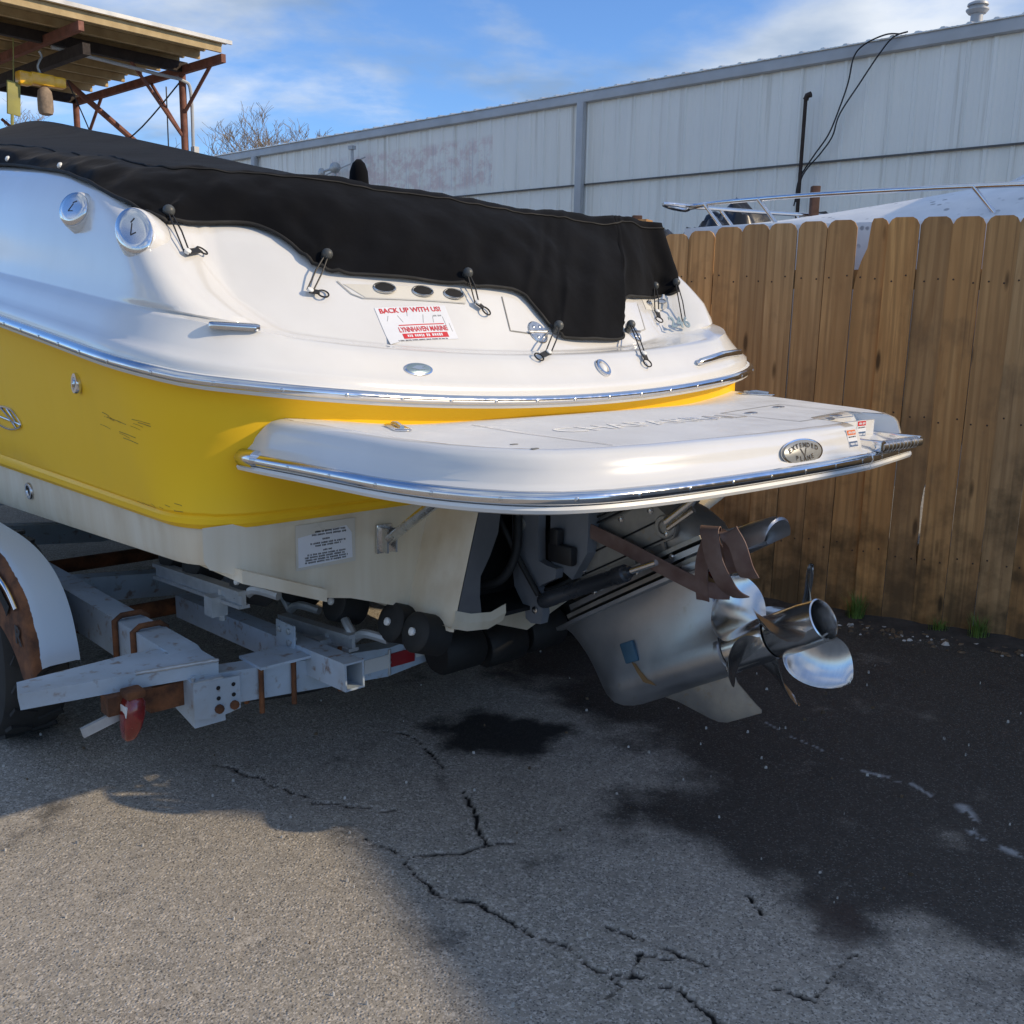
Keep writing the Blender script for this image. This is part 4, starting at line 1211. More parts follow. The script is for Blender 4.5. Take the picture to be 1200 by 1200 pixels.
for i, (b, k_, r_) in enumerate(zip(Bp_, Kp_, Rp_)):
    t = Bp_[min(i + 1, len(Bp_) - 1)] - Bp_[max(i - 1, 0)]
    c = (k_ + b) / 2
    nrm = (k_ - b).cross(Kp_[min(i + 2, len(Kp_) - 1)] - Kp_[max(i - 2, 0)])
    if nrm.length < 1e-6: nrm = V(0, 0, 1)
    nrm.normalize()
    if nrm.dot(c - V(0, 1.2, 1.45)) < 0: nrm = -nrm
    row = []
    side_f = sstep(-0.0 + c.y, .45, .9)              # 1 along the gunwales
    for j in range(NV1 + 1):
        v = j / NV1
        p = b.lerp(k_, v)
        bulge = (math.sin(math.pi * min(1, v * 1.02)) * .026 + .010) * (1 - .75 * sstep(c.x, .70, .98)) + .006
        q = p * 5.0
        w1 = mnoise.fractal(V(q.x * 1.1, q.y * 1.1, q.z * .55), .9, 2.0, 3) * .014
        fold = math.sin(i * .55 + 2.5 * mnoise.noise(V(i * .07, v * 2.0, 3))) * .0065 * (1 - v) ** 1.3
        pull = mnoise.noise(V(i * .21, v * 3.1, 9.0)) * .004
        pk = 0.0
        for b_ in BALLS:
            dv = p - b_; rd_ = dv.length
            if rd_ < .32: pk += .0075 * math.exp(-rd_ / .10) * min(1, rd_ / .03) * math.cos(7 * math.atan2(dv.z + .5 * abs(dv.y), dv.x + 1e-6) + b_.x * 3)
        row.append(p + nrm * (pk + bulge + (w1 + fold + pull) * min(1, .25 + v * 3)))
    hem.append(row[0])
    for j in range(1, NV2 + 1):
        v = j / NV2
        p = k_.lerp(r_, v)
        sag = -math.sin(math.pi * v) * .02 * (1 if k_.y < 1.0 else .3)
        crown_ = .016 * (1 - v) ** 4
        w1 = mnoise.fractal(p * 2.2, .9, 2.0, 3) * .012 * math.sin(math.pi * min(1, v + .1))
        row.append(p + V(0, 0, sag + crown_ + w1))
    rows_.append(row)
mb = MB(); mb.grid(rows_)
mb.build('canvas', 'canvas_black', cover, 75)
mb = MB(); mb.tube(hem, .0055, 6, cap=False); mb.build('hem', 'canvas_edge', cover, 70)
seam = [r[NV1 - 2] for r in rows_]
mb = MB(); mb.tube([p + V(0, -.002, .002) for p in seam if True], .0030, 5, cap=False); mb.build('seam', 'canvas_edge', cover, 70)
# snaps along the port gunwale
snap = MB(); snap.lathe([(0, .010), (.004, .010), (.008, .006)], (0, 0, 0), (0, 0, 1), 10)
snap_me = snap.mesh('snap', 'white_plastic')
for a_ in (-2.2, -1.62, -1.02):
    i_ = min(range(len(hem)), key=lambda q: (hem[q] - B(-1.06, a_, 1.86)).length)
    o = link('snap', snap_me, cover); o.location = rows_[i_][2] + V(-.006, 0, .004); o.rotation_euler = (0, R(-65), 0)
# bungee tie-downs: toggle ball on the hem, two cords, white button and a finger ring
def face_n(s): return V(.12 * -s, -.66, .74).normalized()
def tie(ball, btn, ring, label):
    ball, btn = B(*ball), B(*btn)
    n_ = face_n(ball.x)
    bc = ball + n_ * .032; bb = btn + n_ * .012
    m_ = MB()
    side_ = (bb - bc).cross(n_).normalized()
    for sg in (-1, 1):
        m_.tube([bc + side_ * .004 * sg, (bc + bb) / 2 + side_ * .009 * sg + n_ * .004, bb + side_ * .008 * sg], .0024, 6)
    if ring:
        rc = B(*ring) + n_ * .010
        dv = (rc - bb); dv.normalize(); sv = dv.cross(n_).normalized()
        m_.prism([bb + sv * .010 - dv * .004, bb - sv * .010 - dv * .004, rc - sv * .008 - dv * .012, rc + sv * .008 - dv * .012], n_ * .004)
    t_ = m_.build('tie_down', 'bungee_black', cover, 50)
    t_['label'] = label
    b_ = MB(); b_.sphere(bc, .0165, 14); b_.lathe([(-.03, .010), (-.012, .013)], bc, n_, 10); b_.build('toggle_ball', 'toggle_grey', t_, 60)
    w_ = MB(); w_.lathe([(0, .009), (.008, .009), (.010, .005)], bb, n_, 12); w_.build('button', 'white_plastic', t_, 40)
    if ring:
        g_ = MB(); g_.tube([rc + (dv * math.cos(q) + sv * math.sin(q)) * .0155 for q in [2 * math.pi * z_ / 18 for z_ in range(18)]], .0025, 6, closed=True)
        g_.build('finger_ring', 'bungee_black', t_, 60)
tie((-1.023, -0.390, 1.654), (-1.023, -0.272, 1.557), (-0.955, -0.324, 1.569), 'bungee tie-down nearest the two chrome discs')
tie((-0.632, -0.228, 1.558), (-0.710, -0.182, 1.467), (-0.674, -0.168, 1.463), 'bungee tie-down beside the cup holder recess')
tie((-0.197, -0.120, 1.523), (-0.195, -0.063, 1.446), (-0.170, -0.047, 1.426), 'bungee tie-down above the dealer sticker')
tie((0.088, -0.002, 1.369), (-0.066, 0.121, 1.303), (-0.117, 0.136, 1.294), 'bungee tie-down at the left hinge')
tie((0.510, -0.058, 1.375), (0.367, 0.136, 1.295), (0.360, 0.162, 1.269), 'bungee tie-down at the right hinge')
tie((0.930, -0.299, 1.525), (0.839, -0.198, 1.438), (0.817, -0.165, 1.410), 'bungee tie-down above the number 246')
tie((1.015, -0.260, 1.541), (0.919, -0.125, 1.402), None, 'slack bungee tie-down by the far quarter')
# black hood standing up behind the cover crease
mb = MB(); mb.lathe([(0, .040), (.06, .040), (.11, .036), (.14, .025), (.155, .010)], B(.12, -1.15, 1.86), (0, 0, 1), 14)
mb.build('pole_hood', 'canvas_black', cover, 60)
# ---------------------------------------------------------------- fittings and markings on the boat
def basis(n_, upish=V(0, 0, 1)):
    n_ = n_.normalized(); x = upish.cross(n_).normalized(); y = n_.cross(x)
    return Matrix((x, y, n_)).transposed()
def place(o, p, n_, roll=0.0, upish=V(0, 0, 1)):
    m4 = (basis(n_, upish) @ Matrix.Rotation(roll, 3, 'Z')).to_4x4(); m4.translation = p
    o.matrix_local = m4; return o
FACE_N = V(0, -.65, .76).normalized()
bpy.context.view_layer.update()
from mathutils.bvhtree import BVHTree
def tree_of(o): return BVHTree.FromPolygons([v.co.copy() for v in o.data.vertices], [tuple(p.vertices) for p in o.data.polygons])
deck_bvh, hull_bvh, plat_bvh = tree_of(deck), tree_of(hull), tree_of(plat)
def snapto(tree, p, lift=.0):
    loc, n_, _, _ = tree.find_nearest(p)
    out = (p - V(0, 1.5, 1.0)).normalized()
    if n_.dot(out) < 0: n_ = -n_
    return loc + n_ * lift, n_
def disc_mesh(name, rad, h, mat, n=28, dome=.25, inner=None):
    m_ = MB(); pr_ = [(0, rad), (h * .6, rad), (h, rad * .93)]
    if inner: pr_ += [(h, inner + .002), (h * .4, inner), (h * .4, .001)]
    else: pr_ += [(h * (1 + dome), rad * .6), (h * (1 + dome * 1.4), rad * .2), (h * (1 + dome * 1.5), .001)]
    m_.lathe(pr_, (0, 0, 0), (0, 0, 1), n, cap=False); return m_.mesh(name, mat, 30)
# two chrome discs on moulded bosses in the port quarter
for (s, a, z), rx, ry, n_, roll, lift_ in (((-1.128, -.70, 1.682), .050, .048, V(-.86, -.42, .28), 0, .022), ((-1.118, -.335, 1.604), .048, .066, V(-.70, -.60, .36), R(28), .018)):
    p, _ = snapto(deck_bvh, B(s, a, z)); n_.normalize()
    m_ = MB(); m_.lathe([(-.075, 1.40), (-.040, 1.30), (-.012, 1.16), (-.002, 1.09), (.002, 1.0)], (0, 0, 0), (0, 0, 1), 32, cap=False)
    b_ = m_.build('fitting_boss', 'gelcoat_white', boat, 60); place(b_, p + n_ * lift_, n_, roll); b_.scale = (rx, ry, 1)
    d_ = link('chrome_disc', disc_mesh('chrome_disc', 1.0, .010, 'chrome', 36, .15), boat); place(d_, p + n_ * (lift_ + .001), n_, roll); d_.scale = (rx, ry, 1)
    m_ = MB(); m_.box((-.05, .05, .0118), (.50, .06, .002), Matrix.Rotation(R(55), 3, 'Z')); m_.box((-.06, -.18, .0118), (.34, .05, .002)); m_.box((.18, .36, .0118), (.30, .05, .002), Matrix.Rotation(R(20), 3, 'Z'))
    link('disc_latch', m_.mesh('disc_latch', 'decal_ink', 30), d_)
# pop-up cleat on the port shelf, grab handle to starboard
def capsule(L, w, h, mat, name):
    m_ = MB(); n = 10; prof = []
    ring = [(L / 2 - w + w * math.cos(t), w * math.sin(t)) for t in [(-.5 + i / n) * math.pi for i in range(n + 1)]] + [(-L / 2 + w + w * math.cos(t), w * math.sin(t)) for t in [(.5 + i / n) * math.pi for i in range(n + 1)]]
    rows2 = []
    for sc_, z in ((1, 0), (1, h * .6), (.9, h), (.5, h * 1.15)): rows2.append([V(x * (1 - (1 - sc_) * w / (L / 2)), y * sc_, z) for x, y in ring])
    m_.grid(rows2, closed=True); m_.add(rows2[-1], [tuple(range(len(ring)))])
    return m_.mesh(name, mat, 40)
p, n_ = snapto(deck_bvh, B(*(-1.029, -0.001, 1.371)))
o = link('cleat', capsule(.125, .017, .010, 'chrome', 'cleat'), boat)
place(o, p + V(0, 0, .006), V(-.10, -.30, .95), R(-28), V(0, 1, 0))
p0, n0 = snapto(deck_bvh, B(*(0.650, 0.161, 1.269))); p1, n1 = snapto(deck_bvh, B(*(0.977, 0.094, 1.296)))
m_ = MB(); m_.tube([p0 + n0 * .004 - (p1 - p0).normalized() * .02, p0 + n0 * .010, (p0 + p1) / 2 + (n0 + n1) * .010, p1 + n1 * .010, p1 + n1 * .002], [.006, .012, .014, .013, .008], 12)
m_.build('grab_handle', 'chrome', boat, 60)
# courtesy light
p, n_ = snapto(deck_bvh, B(*(0.139, 0.168, 1.262))); o = link('courtesy_light', disc_mesh('courtesy_light', .033, .010, 'chrome', 28, .3, .020), boat); place(o, p, n_); o.scale = (.78, 1, 1)
m_ = MB(); m_.sphere((0, 0, .004), (.019, .019, .008), 14); link('lens', m_.mesh('lens', 'white_plastic', 60), o)
# hinges
for s, a, z in ((0.013, -0.000, 1.369), (0.551, -0.062, 1.369)):
    p, n_ = snapto(deck_bvh, B(s, a, z))
    o = link('hinge', disc_mesh('hinge', .040, .006, 'stainless', 24, .1), boat); place(o, p, n_); o.scale = (.9, 1.05, 1)
    for x_, y_ in ((-.014, .018), (.014, .018), (-.012, -.018), (.012, -.018)):
        q_ = link('screw', screw_me, o); q_.location = (x_, y_, .0065)
    m_ = MB(); m_.tube([(-.045, 0, .006), (.045, 0, .006)], .005, 8); link('knuckle', m_.mesh('knuckle', 'stainless'), o)
# moulded seams of the walk-through door
def seam_strip(pts, w, mat, name, par, tree, lift=.0012):
    P2 = []
    dense = []
    for p, q in zip(pts, pts[1:]):
        dense += [B(*p).lerp(B(*q), i / 8) for i in range(8)]
    dense.append(B(*pts[-1]))
    pn = [snapto(tree, p, lift) for p in dense]
    for i, (p, n_) in enumerate(pn):
        t = pn[min(i + 1, len(pn) - 1)][0] - pn[max(i - 1, 0)][0]
        s_ = t.cross(n_).normalized() * w / 2
        P2.append([p - s_, p + n_ * .0008, p + s_])
    m_ = MB(); m_.grid(P2); return m_.build(name, mat, par, 60)
seam_strip([(-0.073, -0.078, 1.478), (-0.100, -0.006, 1.374), (-0.019, 0.002, 1.366)], .005, 'seam_dark', 'door_seam', boat, deck_bvh)
seam_strip([(0.722, -0.192, 1.474), (0.659, -0.096, 1.381), (0.564, -0.064, 1.369)], .005, 'seam_soft', 'door_seam', boat, deck_bvh)
# cup holder recess and three cups under the hem
def patch(quad, nu, nv, tree, lift, name, mat, par):
    q = [B(*p) for p in quad]; rows2 = []
    for i in range(nu + 1):
        u = i / nu; a_, b_ = q[0].lerp(q[1], u), q[3].lerp(q[2], u)
        rows2.append([snapto(tree, a_.lerp(b_, j / nv), lift)[0] for j in range(nv + 1)])
    m_ = MB(); m_.grid(rows2); return m_.build(name, mat, par, 70)
simple('recess_shade', (.62, .60, .54), .4, var=.05)
rec = patch([(-0.599, -0.174, 1.499), (-0.200, -0.094, 1.490), (-0.229, -0.071, 1.453), (-0.547, -0.132, 1.460)], 14, 4, deck_bvh, .0015, 'drink_recess', 'recess_shade', boat)
seam_strip([(-0.613, -0.183, 1.506), (-0.587, -0.150, 1.471), (-0.559, -0.134, 1.460), (-0.229, -0.071, 1.453)], .004, 'seam_soft', 'recess_lip', boat, deck_bvh, .003)
for s, a, z in ((-0.481, -0.139, 1.491), (-0.362, -0.112, 1.485), (-0.258, -0.094, 1.480)):
    p, n_ = snapto(deck_bvh, B(s, a, z), .001)
    o = link('cup_holder', disc_mesh('cup_holder', .036, .006, 'stainless', 24, .1, .030), boat); place(o, p, V(n_.x, n_.y * .7, n_.z * 1.1)); o.scale = (1, .62, 1)
    m_ = MB(); m_.lathe([(0, .029), (.0005, .001)], (0, 0, .0045), (0, 0, 1), 24, cap=False); link('cup_well', m_.mesh('cup_well', 'dark_void'), o)
rec2 = patch([(0.789, -0.227, 1.492), (0.974, -0.247, 1.507), (0.940, -0.222, 1.466), (0.771, -0.189, 1.453)], 8, 3, deck_bvh, .0015, 'drink_recess', 'recess_shade', boat)
for s, a, z in ((0.835, -0.231, 1.477), (0.936, -0.249, 1.486)):
    p, n_ = snapto(deck_bvh, B(s, a, z), .002); o = link('cup_holder', disc_mesh('cup_holder', .020, .006, 'stainless', 18, .1, .014), boat); place(o, p, n_); o.scale = (1, .6, 1)
def conform(o, tree, root_m=None, lift=.0009):
    """lay a flat decal (and what is printed on it) on the curved surface it is stuck to"""
    base = o.matrix_basis.copy() if root_m is None else root_m
    inv = base.inverted()
    def one(ob, mat):
        if ob.data.users > 1: ob.data = ob.data.copy()
        bm = bmesh.new(); bm.from_mesh(ob.data)
        if len(bm.verts) < 60: bmesh.ops.subdivide_edges(bm, edges=[e for e in bm.edges if e.calc_length() > .015], cuts=6, use_grid_fill=True)
        bm.to_mesh(ob.data); bm.free()
        mi = mat.inverted()
        for v in ob.data.vertices:
            w_ = mat @ v.co; h_ = (inv @ w_).z
            loc, n_, _, _ = tree.find_nearest(w_)
            if n_.dot(base.to_3x3() @ V(0, 0, 1)) < 0: n_ = -n_
            v.co = mi @ (loc + n_ * (h_ + lift))
        ob.data.update()
    one(o, base)
    for c in o.children: one(c, base @ c.matrix_basis)
# dealer sticker, oval badge, model number
def decal(w, h, mat, name, p, n_, roll, par, thick=.0006, rnd=.004):
    m_ = MB(); m_.box((0, 0, thick / 2), (w, h, thick)); o = m_.build(name, mat, par, 30); place(o, p, n_, roll); return o
def put_text(body, size, mat, par, x, y, z=.0012, bold=0.0, xs=1.0, name='lettering', roll=0.0, space=1.0):
    o = link(name, text_mesh(body, size, name, mat, .0002, bold, xs=xs, space=space), par); o.location = (x, y, z); o.rotation_euler = (0, 0, roll); return o
def ink_line(par, x0, x1, y, h, mat, z, seed):
    """a line of print too small to read: word-length runs of thin strokes"""
    r2 = random.Random(seed); m_ = MB(); x = x0
    while x < x1:
        for q in range(r2.randint(2, 7)):
            if x > x1: break
            w_ = h * r2.uniform(.30, .62)
            m_.box((x + w_ / 2, y + r2.uniform(-.06, .06) * h, z), (w_, h * r2.uniform(.75, 1), .0003)); x += w_ + h * .22
        x += h * .55
    return link('print_line', m_.mesh('print_line', mat, weld=False), par)
p, n_ = snapto(deck_bvh, B(*(-0.424, -0.055, 1.393)), .003)
st_ = decal(.235, .122, 'decal_white', 'dealer_sticker', p, V(-.045, -.66, .75), R(0), boat)
put_text('BACK UP WITH US!', .0235, 'decal_red', st_, -.005, .047, bold=.0006)
put_text('LYNNHAVEN MARINE', .0245, 'decal_red', st_, .012, -.022, xs=.68, bold=.0005)
for yy, hh, mt in ((-.0055, .003, 'decal_red'), (-.044, .018, 'decal_red')):
    m_ = MB(); m_.box((.012, yy, .0010), (.152, hh, .0006)); link('sticker_bar', m_.mesh('sticker_bar', mt), st_)
ink_line(st_, -.05, .075, -.044, .010, 'decal_white', .0016, 1)
ink_line(st_, -.10, .08, -.0585, .0045, 'decal_ink', .0008, 2)
ink_line(st_, .062, .088, .024, .006, 'decal_grey', .0008, 3)
for x0_, y0_, x1_, y1_ in ((-.085, .030, -.094, .012), (-.055, .030, -.045, .005), (-.02, .04, -.024, .026), (.03, .03, .02, -.0), (.093, .02, .094, -.03), (.06, .022, .055, .0), (.107, -.004, .108, -.034)):
    m_ = MB(); m_.bar((x0_, y0_, .0008), (x1_, y1_, .0008), .0016, .0003); link('sticker_scratch', m_.mesh('sticker_scratch', 'decal_grey'), st_)
conform(st_, deck_bvh)
p, n_ = snapto(deck_bvh, B(*(-0.582, 0.157, 1.274)), .0005)
o = link('oval_badge', disc_mesh('oval_badge', 1.0, .003, 'chrome', 32, .05), boat); place(o, p, n_); o.scale = (.047, .022, 1)
m_ = MB(); m_.lathe([(.0, .86), (.0012, .80)], (0, 0, .0033), (0, 0, 1), 32, cap=True); link('badge_field', m_.mesh('badge_field', 'number_silver'), o)
m_ = MB(); m_.prism([(-.55, .05, .0052), (-.1, .45, .0052), (.55, .35, .0052), (.2, .12, .0052), (.6, -.1, .0052), (-.05, -.25, .0052), (-.3, -.05, .0052)], (0, 0, .0006)); link('badge_wave', m_.mesh('badge_wave', 'chrome'), o)
p = B(*(0.873, -0.130, 1.388)) + V(-.012, -.034, .020)
o = link('model_number', text_mesh('246', .066, 'model_number', 'number_silver', .0015, .0014, xs=.95, space=1.15), boat); place(o, p, V(-.12, -.80, .58), R(0))
o['label'] = 'silver number 246'
# hull side: through-hull, winged emblem, drain, scuffs
p, n_ = snapto(hull_bvh, B(-1.20, -.597, 1.209)); n_ = V(-1, 0, .05); o = link('through_hull', disc_mesh('through_hull', .026, .014, 'chrome', 24, .2, .013), boat); place(o, p, n_); o.scale = (.9, 1.15, 1)
m_ = MB(); m_.lathe([(0, .012), (.0005, .001)], (0, 0, .007), (0, 0, 1), 20, cap=False); link('hull_bore', m_.mesh('hull_bore', 'dark_void'), o)
p, n_ = snapto(hull_bvh, B(-1.19, -1.36, 1.045), .003)
m_ = MB()
for pts in ([(-.17, .0), (-.08, .030), (.05, .034), (.11, .018), (.155, -.012), (.10, -.030), (0, -.040), (-.12, -.030), (-.17, 0)], [(-.15, -.002), (-.02, -.006), (.155, -.012)], [(-.05, .03), (.03, .004), (.10, -.03)], [(.02, .034), (.10, -.004)]):
    m_.tube(catmull([V(x, y, 0) for x, y in pts], 4), .0042, 6)
o = m_.build('winged_emblem', 'chrome', boat, 60); place(o, p, n_)
bot = [c for c in boat.children if c.name.startswith('hull_bottom')][0]
p, n_ = snapto(tree_of(bot), B(-1.142, -1.31, .792)); n_ = V(-1, -.02, -.04); o = link('drain_fitting', disc_mesh('drain_fitting', .030, .010, 'stainless', 24, .2, .018), boat); place(o, p, n_)
m_ = MB(); m_.lathe([(0, .017), (.0005, .001)], (0, 0, .005), (0, 0, 1), 20, cap=False); link('drain_bore', m_.mesh('drain_bore', 'dark_void'), o)
simple('scuff_dark', (.36, .21, .03), .7, var=.4, scale=60)
rs = random.Random(4)
for i in range(13):
    a_, z_ = -.30 + rs.uniform(-.16, .12), 1.115 + rs.gauss(0, .020); L_ = rs.uniform(.03, .11)
    seam_strip([(-1.19, a_ - L_ / 2, z_), (-1.19, a_, z_ - .002), (-1.18, a_ + L_ / 2, z_ - .006)], rs.uniform(.0008, .0022), 'scuff_dark', 'scuff', hull, hull_bvh, .0006)
for i in range(9):
    a_, z_ = -.20 + rs.uniform(-.10, .12), .915 + rs.gauss(0, .008); L_ = rs.uniform(.01, .04)
    seam_strip([(-1.17, a_ - L_ / 2, z_), (-1.165, a_ + L_ / 2, z_ - .003)], rs.uniform(.0008, .002), 'scuff_dark', 'scuff', hull, hull_bvh, .0006)
# warning sheet on the lower transom
m_ = MB(); m_.box((0, 0, .0004), (.19, .125, .0008)); fl = m_.build('clear_sheet', 'clear_film', boat); place(fl, B(-.78, .0015, .795), V(0, -1, 0))
m_ = MB(); m_.prism([(-.088, -.055, .001), (.085, -.050, .001), (.083, .022, .001), (.066, .045, .001), (-.088, .028, .001)], (0, 0, .0006)); link('notice_paper', m_.mesh('notice_paper', 'decal_white'), fl)
for i_, (x0_, x1_, y_) in enumerate(((-.035, .060, .038), (-.045, .062, .030), (-.012, .012, .016), (-.05, .06, .006), (-.035, .045, -.001), (-.010, .016, -.015), (-.060, .062, -.024), (-.068, .06, -.031), (-.066, .066, -.038), (-.068, .064, -.045))):
    ink_line(fl, x0_, x1_, y_, .0052, 'decal_ink', .0019, 40 + i_)
# platform: hatch seams, flush cleats, emblem, lettering, stickers, ladder
PT = 1.1455
def ptop(s, a, lift=.0): return B(s, a, 1.1456 + .030 * max(0, .55 - a) + plat_dip(s, a) * .99 + lift)
for (s, a), rl in (((-.80, .36), R(68)), ((.93, .22), R(112))):
    o = link('flush_cleat', capsule(.14, .022, .004, 'chrome', 'flush_cleat'), plat); o.location = ptop(s, a); o.rotation_euler = (0, 0, rl)
    m_ = MB(); m_.tube([(-.045, 0, .006), (0, 0, .010), (.045, 0, .006)], .006, 8); link('cleat_bar', m_.mesh('cleat_bar', 'stainless'), o)
for s, a in ((.61, .517), (.353, .584), (.513, .775)):
    o = link('hatch_latch', capsule(.060, .013, .003, 'stainless', 'hatch_latch'), plat); o.location = ptop(s, a); o.rotation_euler = (0, 0, R(8))
for s, a in ((-.749, .717), (-.759, .793)):
    o = link('drain_slot', capsule(.022, .005, .001, 'seam_dark', 'drain_slot'), plat); o.location = ptop(s, a)
def flat_line(pts, w, mat, name):
    P2 = []
    for i, (s, a) in enumerate(pts):
        p = ptop(s, a, .0008); t = V(*ptop(*pts[min(i + 1, len(pts) - 1)])) - V(*ptop(*pts[max(i - 1, 0)]))
        s_ = V(-t.y, t.x, 0).normalized() * w / 2
        P2.append([p - s_, p + s_])
    m_ = MB(); m_.grid(P2); return m_.build(name, mat, plat)
flat_line([(-.60, .40), (-.585, .66), (-.575, .85)], .006, 'gelcoat_white', 'pad_edge')
for a_, b_ in (((.27, .535), (.27, .80)), ((.70, .465), (.70, .76)), ((.27, .80), (.70, .76)), ((.27, .535), (.70, .465))):
    flat_line([a_, b_], .006, 'seam_soft', 'hatch_seam')
o = link('pad_lettering', text_mesh('CHAPARRAL', .115, 'pad_lettering', 'gelcoat_white', .0003, .0012, xs=1.15), plat); o.location = ptop(-.12, .60, .0007); o.rotation_euler = (0, 0, R(-1))
o = link('extended_emblem', disc_mesh('extended_emblem', 1.0, .002, 'chrome', 40, .05), plat)
pe, ne = snapto(plat_bvh, B(.035, .95, 1.094), .005); ne = V(ne.x, -abs(ne.y), abs(ne.z)).normalized(); place(o, pe, ne); o.scale = (.098, .034, 1)
m_ = MB(); m_.lathe([(0, .90), (.001, .88)], (0, 0, .0026), (0, 0, 1), 40); link('emblem_field', m_.mesh('emblem_field', 'decal_grey'), o)
for i, ch_ in enumerate('EXTENDED'):
    t = (i - 3.5) / 3.5
    c_ = link('emblem_letter', text_mesh(ch_, .0165, 'emblem_letter', 'chrome', .0004, .0006, xs=1.25), plat)
    mt = basis(ne).to_4x4(); mt.translation = pe + basis(ne) @ V(t * .062, .0165 - .011 * t * t, .0045); c_.matrix_local = mt @ Matrix.Rotation(-.35 * t, 4, 'Z')
for i, ch_ in enumerate('PLANE'):
    t = (i - 2) / 2
    c_ = link('emblem_letter', text_mesh(ch_, .0165, 'emblem_letter', 'chrome', .0004, .0006, xs=1.25), plat)
    mt = basis(ne).to_4x4(); mt.translation = pe + basis(ne) @ V(t * .036, -.019 + .004 * t * t, .0045); c_.matrix_local = mt @ Matrix.Rotation(.2 * t, 4, 'Z')
m_ = MB(); m_.prism([(-.016, .008, 0), (-.010, .008, 0), (.001, -.010, 0), (.012, .008, 0), (.016, .008, 0), (.003, -.014, 0), (-.001, -.014, 0)], (0, 0, .0005))
c_ = link('emblem_letter', m_.mesh('emblem_letter', 'chrome'), plat); mt = basis(ne).to_4x4(); mt.translation = pe + basis(ne) @ V(0, .001, .0042); c_.matrix_local = mt
def warn(p, n_, top, bottom, par):
    m_ = MB(); m_.box((0, 0, .0003), (.052, .050, .0006)); d_ = m_.build('warning_sticker', 'decal_white', par); place(d_, p, n_)
    for yy, hh, mt in ((.016, .014, top), (-.016, .015, bottom)):
        m_ = MB(); m_.box((0, yy, .0008), (.048, hh, .0005)); link('sticker_bar', m_.mesh('sticker_bar', mt), d_)
    ink_line(d_, -.016, .020, .016, .007, 'decal_white', .0013, 60)
    ink_line(d_, -.02, .02, .004, .004, 'decal_ink', .0009, 61); ink_line(d_, -.018, .018, -.016, .006, 'decal_white', .0013, 62)
p, _ = snapto(plat_bvh, B(.315, .935, 1.108), .001); warn(p, V(.03, -.95, .31), 'decal_orange', 'decal_blue', plat)
# boarding ladder folded in its notch
lad = MB()
for s in (.425, .66):
    lad.box(B(s, .895, 1.082), (.030, .165, .030), bev=.006)
lad.build('boarding_ladder', 'chrome', plat, 30)
lad = MB(); lad.tube([B(.425, .965, 1.080), B(.66, .965, 1.080)], .016, 14)
o = lad.build('ladder_rung', 'stainless', plat, 40)
for i in range(9):
    g_ = MB(); c_ = B(.455 + i * .022, .965, 1.080); g_.lathe([(-.003, .0172), (.003, .0172)], c_, (1, 0, 0), 14); link('rung_grip', g_.mesh('rung_grip', 'stainless', 40), o)
m_ = MB(); m_.box(B(.545, .835, 1.105), (.16, .015, .062), bev=.004); o = m_.build('ladder_backplate', 'gelcoat_white', plat, 30)
warn(B(.545, .8435, 1.112), V(0, -1, .05), 'decal_red', 'decal_blue', plat)
for s in (.425, .66):
    m_ = MB(); m_.lathe([(-.020, .007), (.020, .007)], B(s, .955, 1.080), (1, 0, 0), 10); m_.build('ladder_bolt', 'stainless', plat)
# ---------------------------------------------------------------- stern drive, trimmed up 30 degrees
TH = R(30.5); DO = (.805, .528)
def D(p, q, s): return B(s, DO[0] + p * math.cos(TH) - q * math.sin(TH), DO[1] + p * math.sin(TH) + q * math.cos(TH))
def foil(p0, p1, th, q, n=14, blunt=0.0):
    """closed foil section in the plane q = const"""
    ups = []
    for i in range(n + 1):
        x = (1 - math.cos(math.pi * i / n)) / 2
        y = 2.6 * th * (math.sqrt(x) * (1 - x) ** .75) * .78
        yb = th * min(1.0, (x / .16) ** .5) * (1 - .06 * x)
        ups.append((lerp(p0, p1, x), max(lerp(y, yb, blunt), .0012)))
    return [D(p, q, y) for p, y in ups] + [D(p, q, -y) for p, y in reversed(ups)]
leg = MB()
LEGQ = [(-.062, -.38, -.03, .006, 1), (-.058, -.42, -.012, .022, 1), (-.048, -.455, -.004, .038, 1), (-.03, -.485, .004, .052, 1), (.0, -.503, .006, .0595, 1), (.025, -.509, .006, .056, .97), (.045, -.513, .007, .051, .88), (.065, -.516, .008, .0475, .66), (.085, -.519, .009, .046, .42), (.11, -.524, .010, .045, .2), (.14, -.532, .009, .044, .08), (.18, -.547, .006, .046, 0), (.215, -.562, .008, .056, 0), (.236, -.577, .016, .070, 0)]
leg.grid([foil(a_, b_, t_, q, 16, bl_) for q, a_, b_, t_, bl_ in LEGQ], closed=True)
leg.add(foil(-.38, -.03, .006, -.062, 16, 1), [tuple(range(34))])
drive = leg.build('drive_leg', 'drive_grey', boat, 50)
t_ = MB(); t_.lathe([(-.012, .052), (-.010, .0605), (.004, .0605), (.008, .056), (.010, .045)], D(0, 0, 0), D(1, 0, 0) - D(0, 0, 0), 28)
t_.build('gear_case', 'drive_grey', boat, 40)
sk = MB()
sk.grid([foil(a_, b_, t2, q) for q, a_, b_, t2 in [(-.03, -.40, -.012, .018), (-.055, -.30, -.016, .013), (-.085, -.245, -.016, .010), (-.12, -.20, .0, .008), (-.155, -.155, .016, .006), (-.172, -.128, .026, .004), (-.180, -.10, .022, .002)]], closed=True)
sk.add(foil(-.10, .022, .002, -.180), [tuple(range(30))])
sk.build('skeg', 'drive_worn', boat, 35)
m_ = MB(); m_.box((0, 0, 0), (.052, .012, .062), bev=.004)
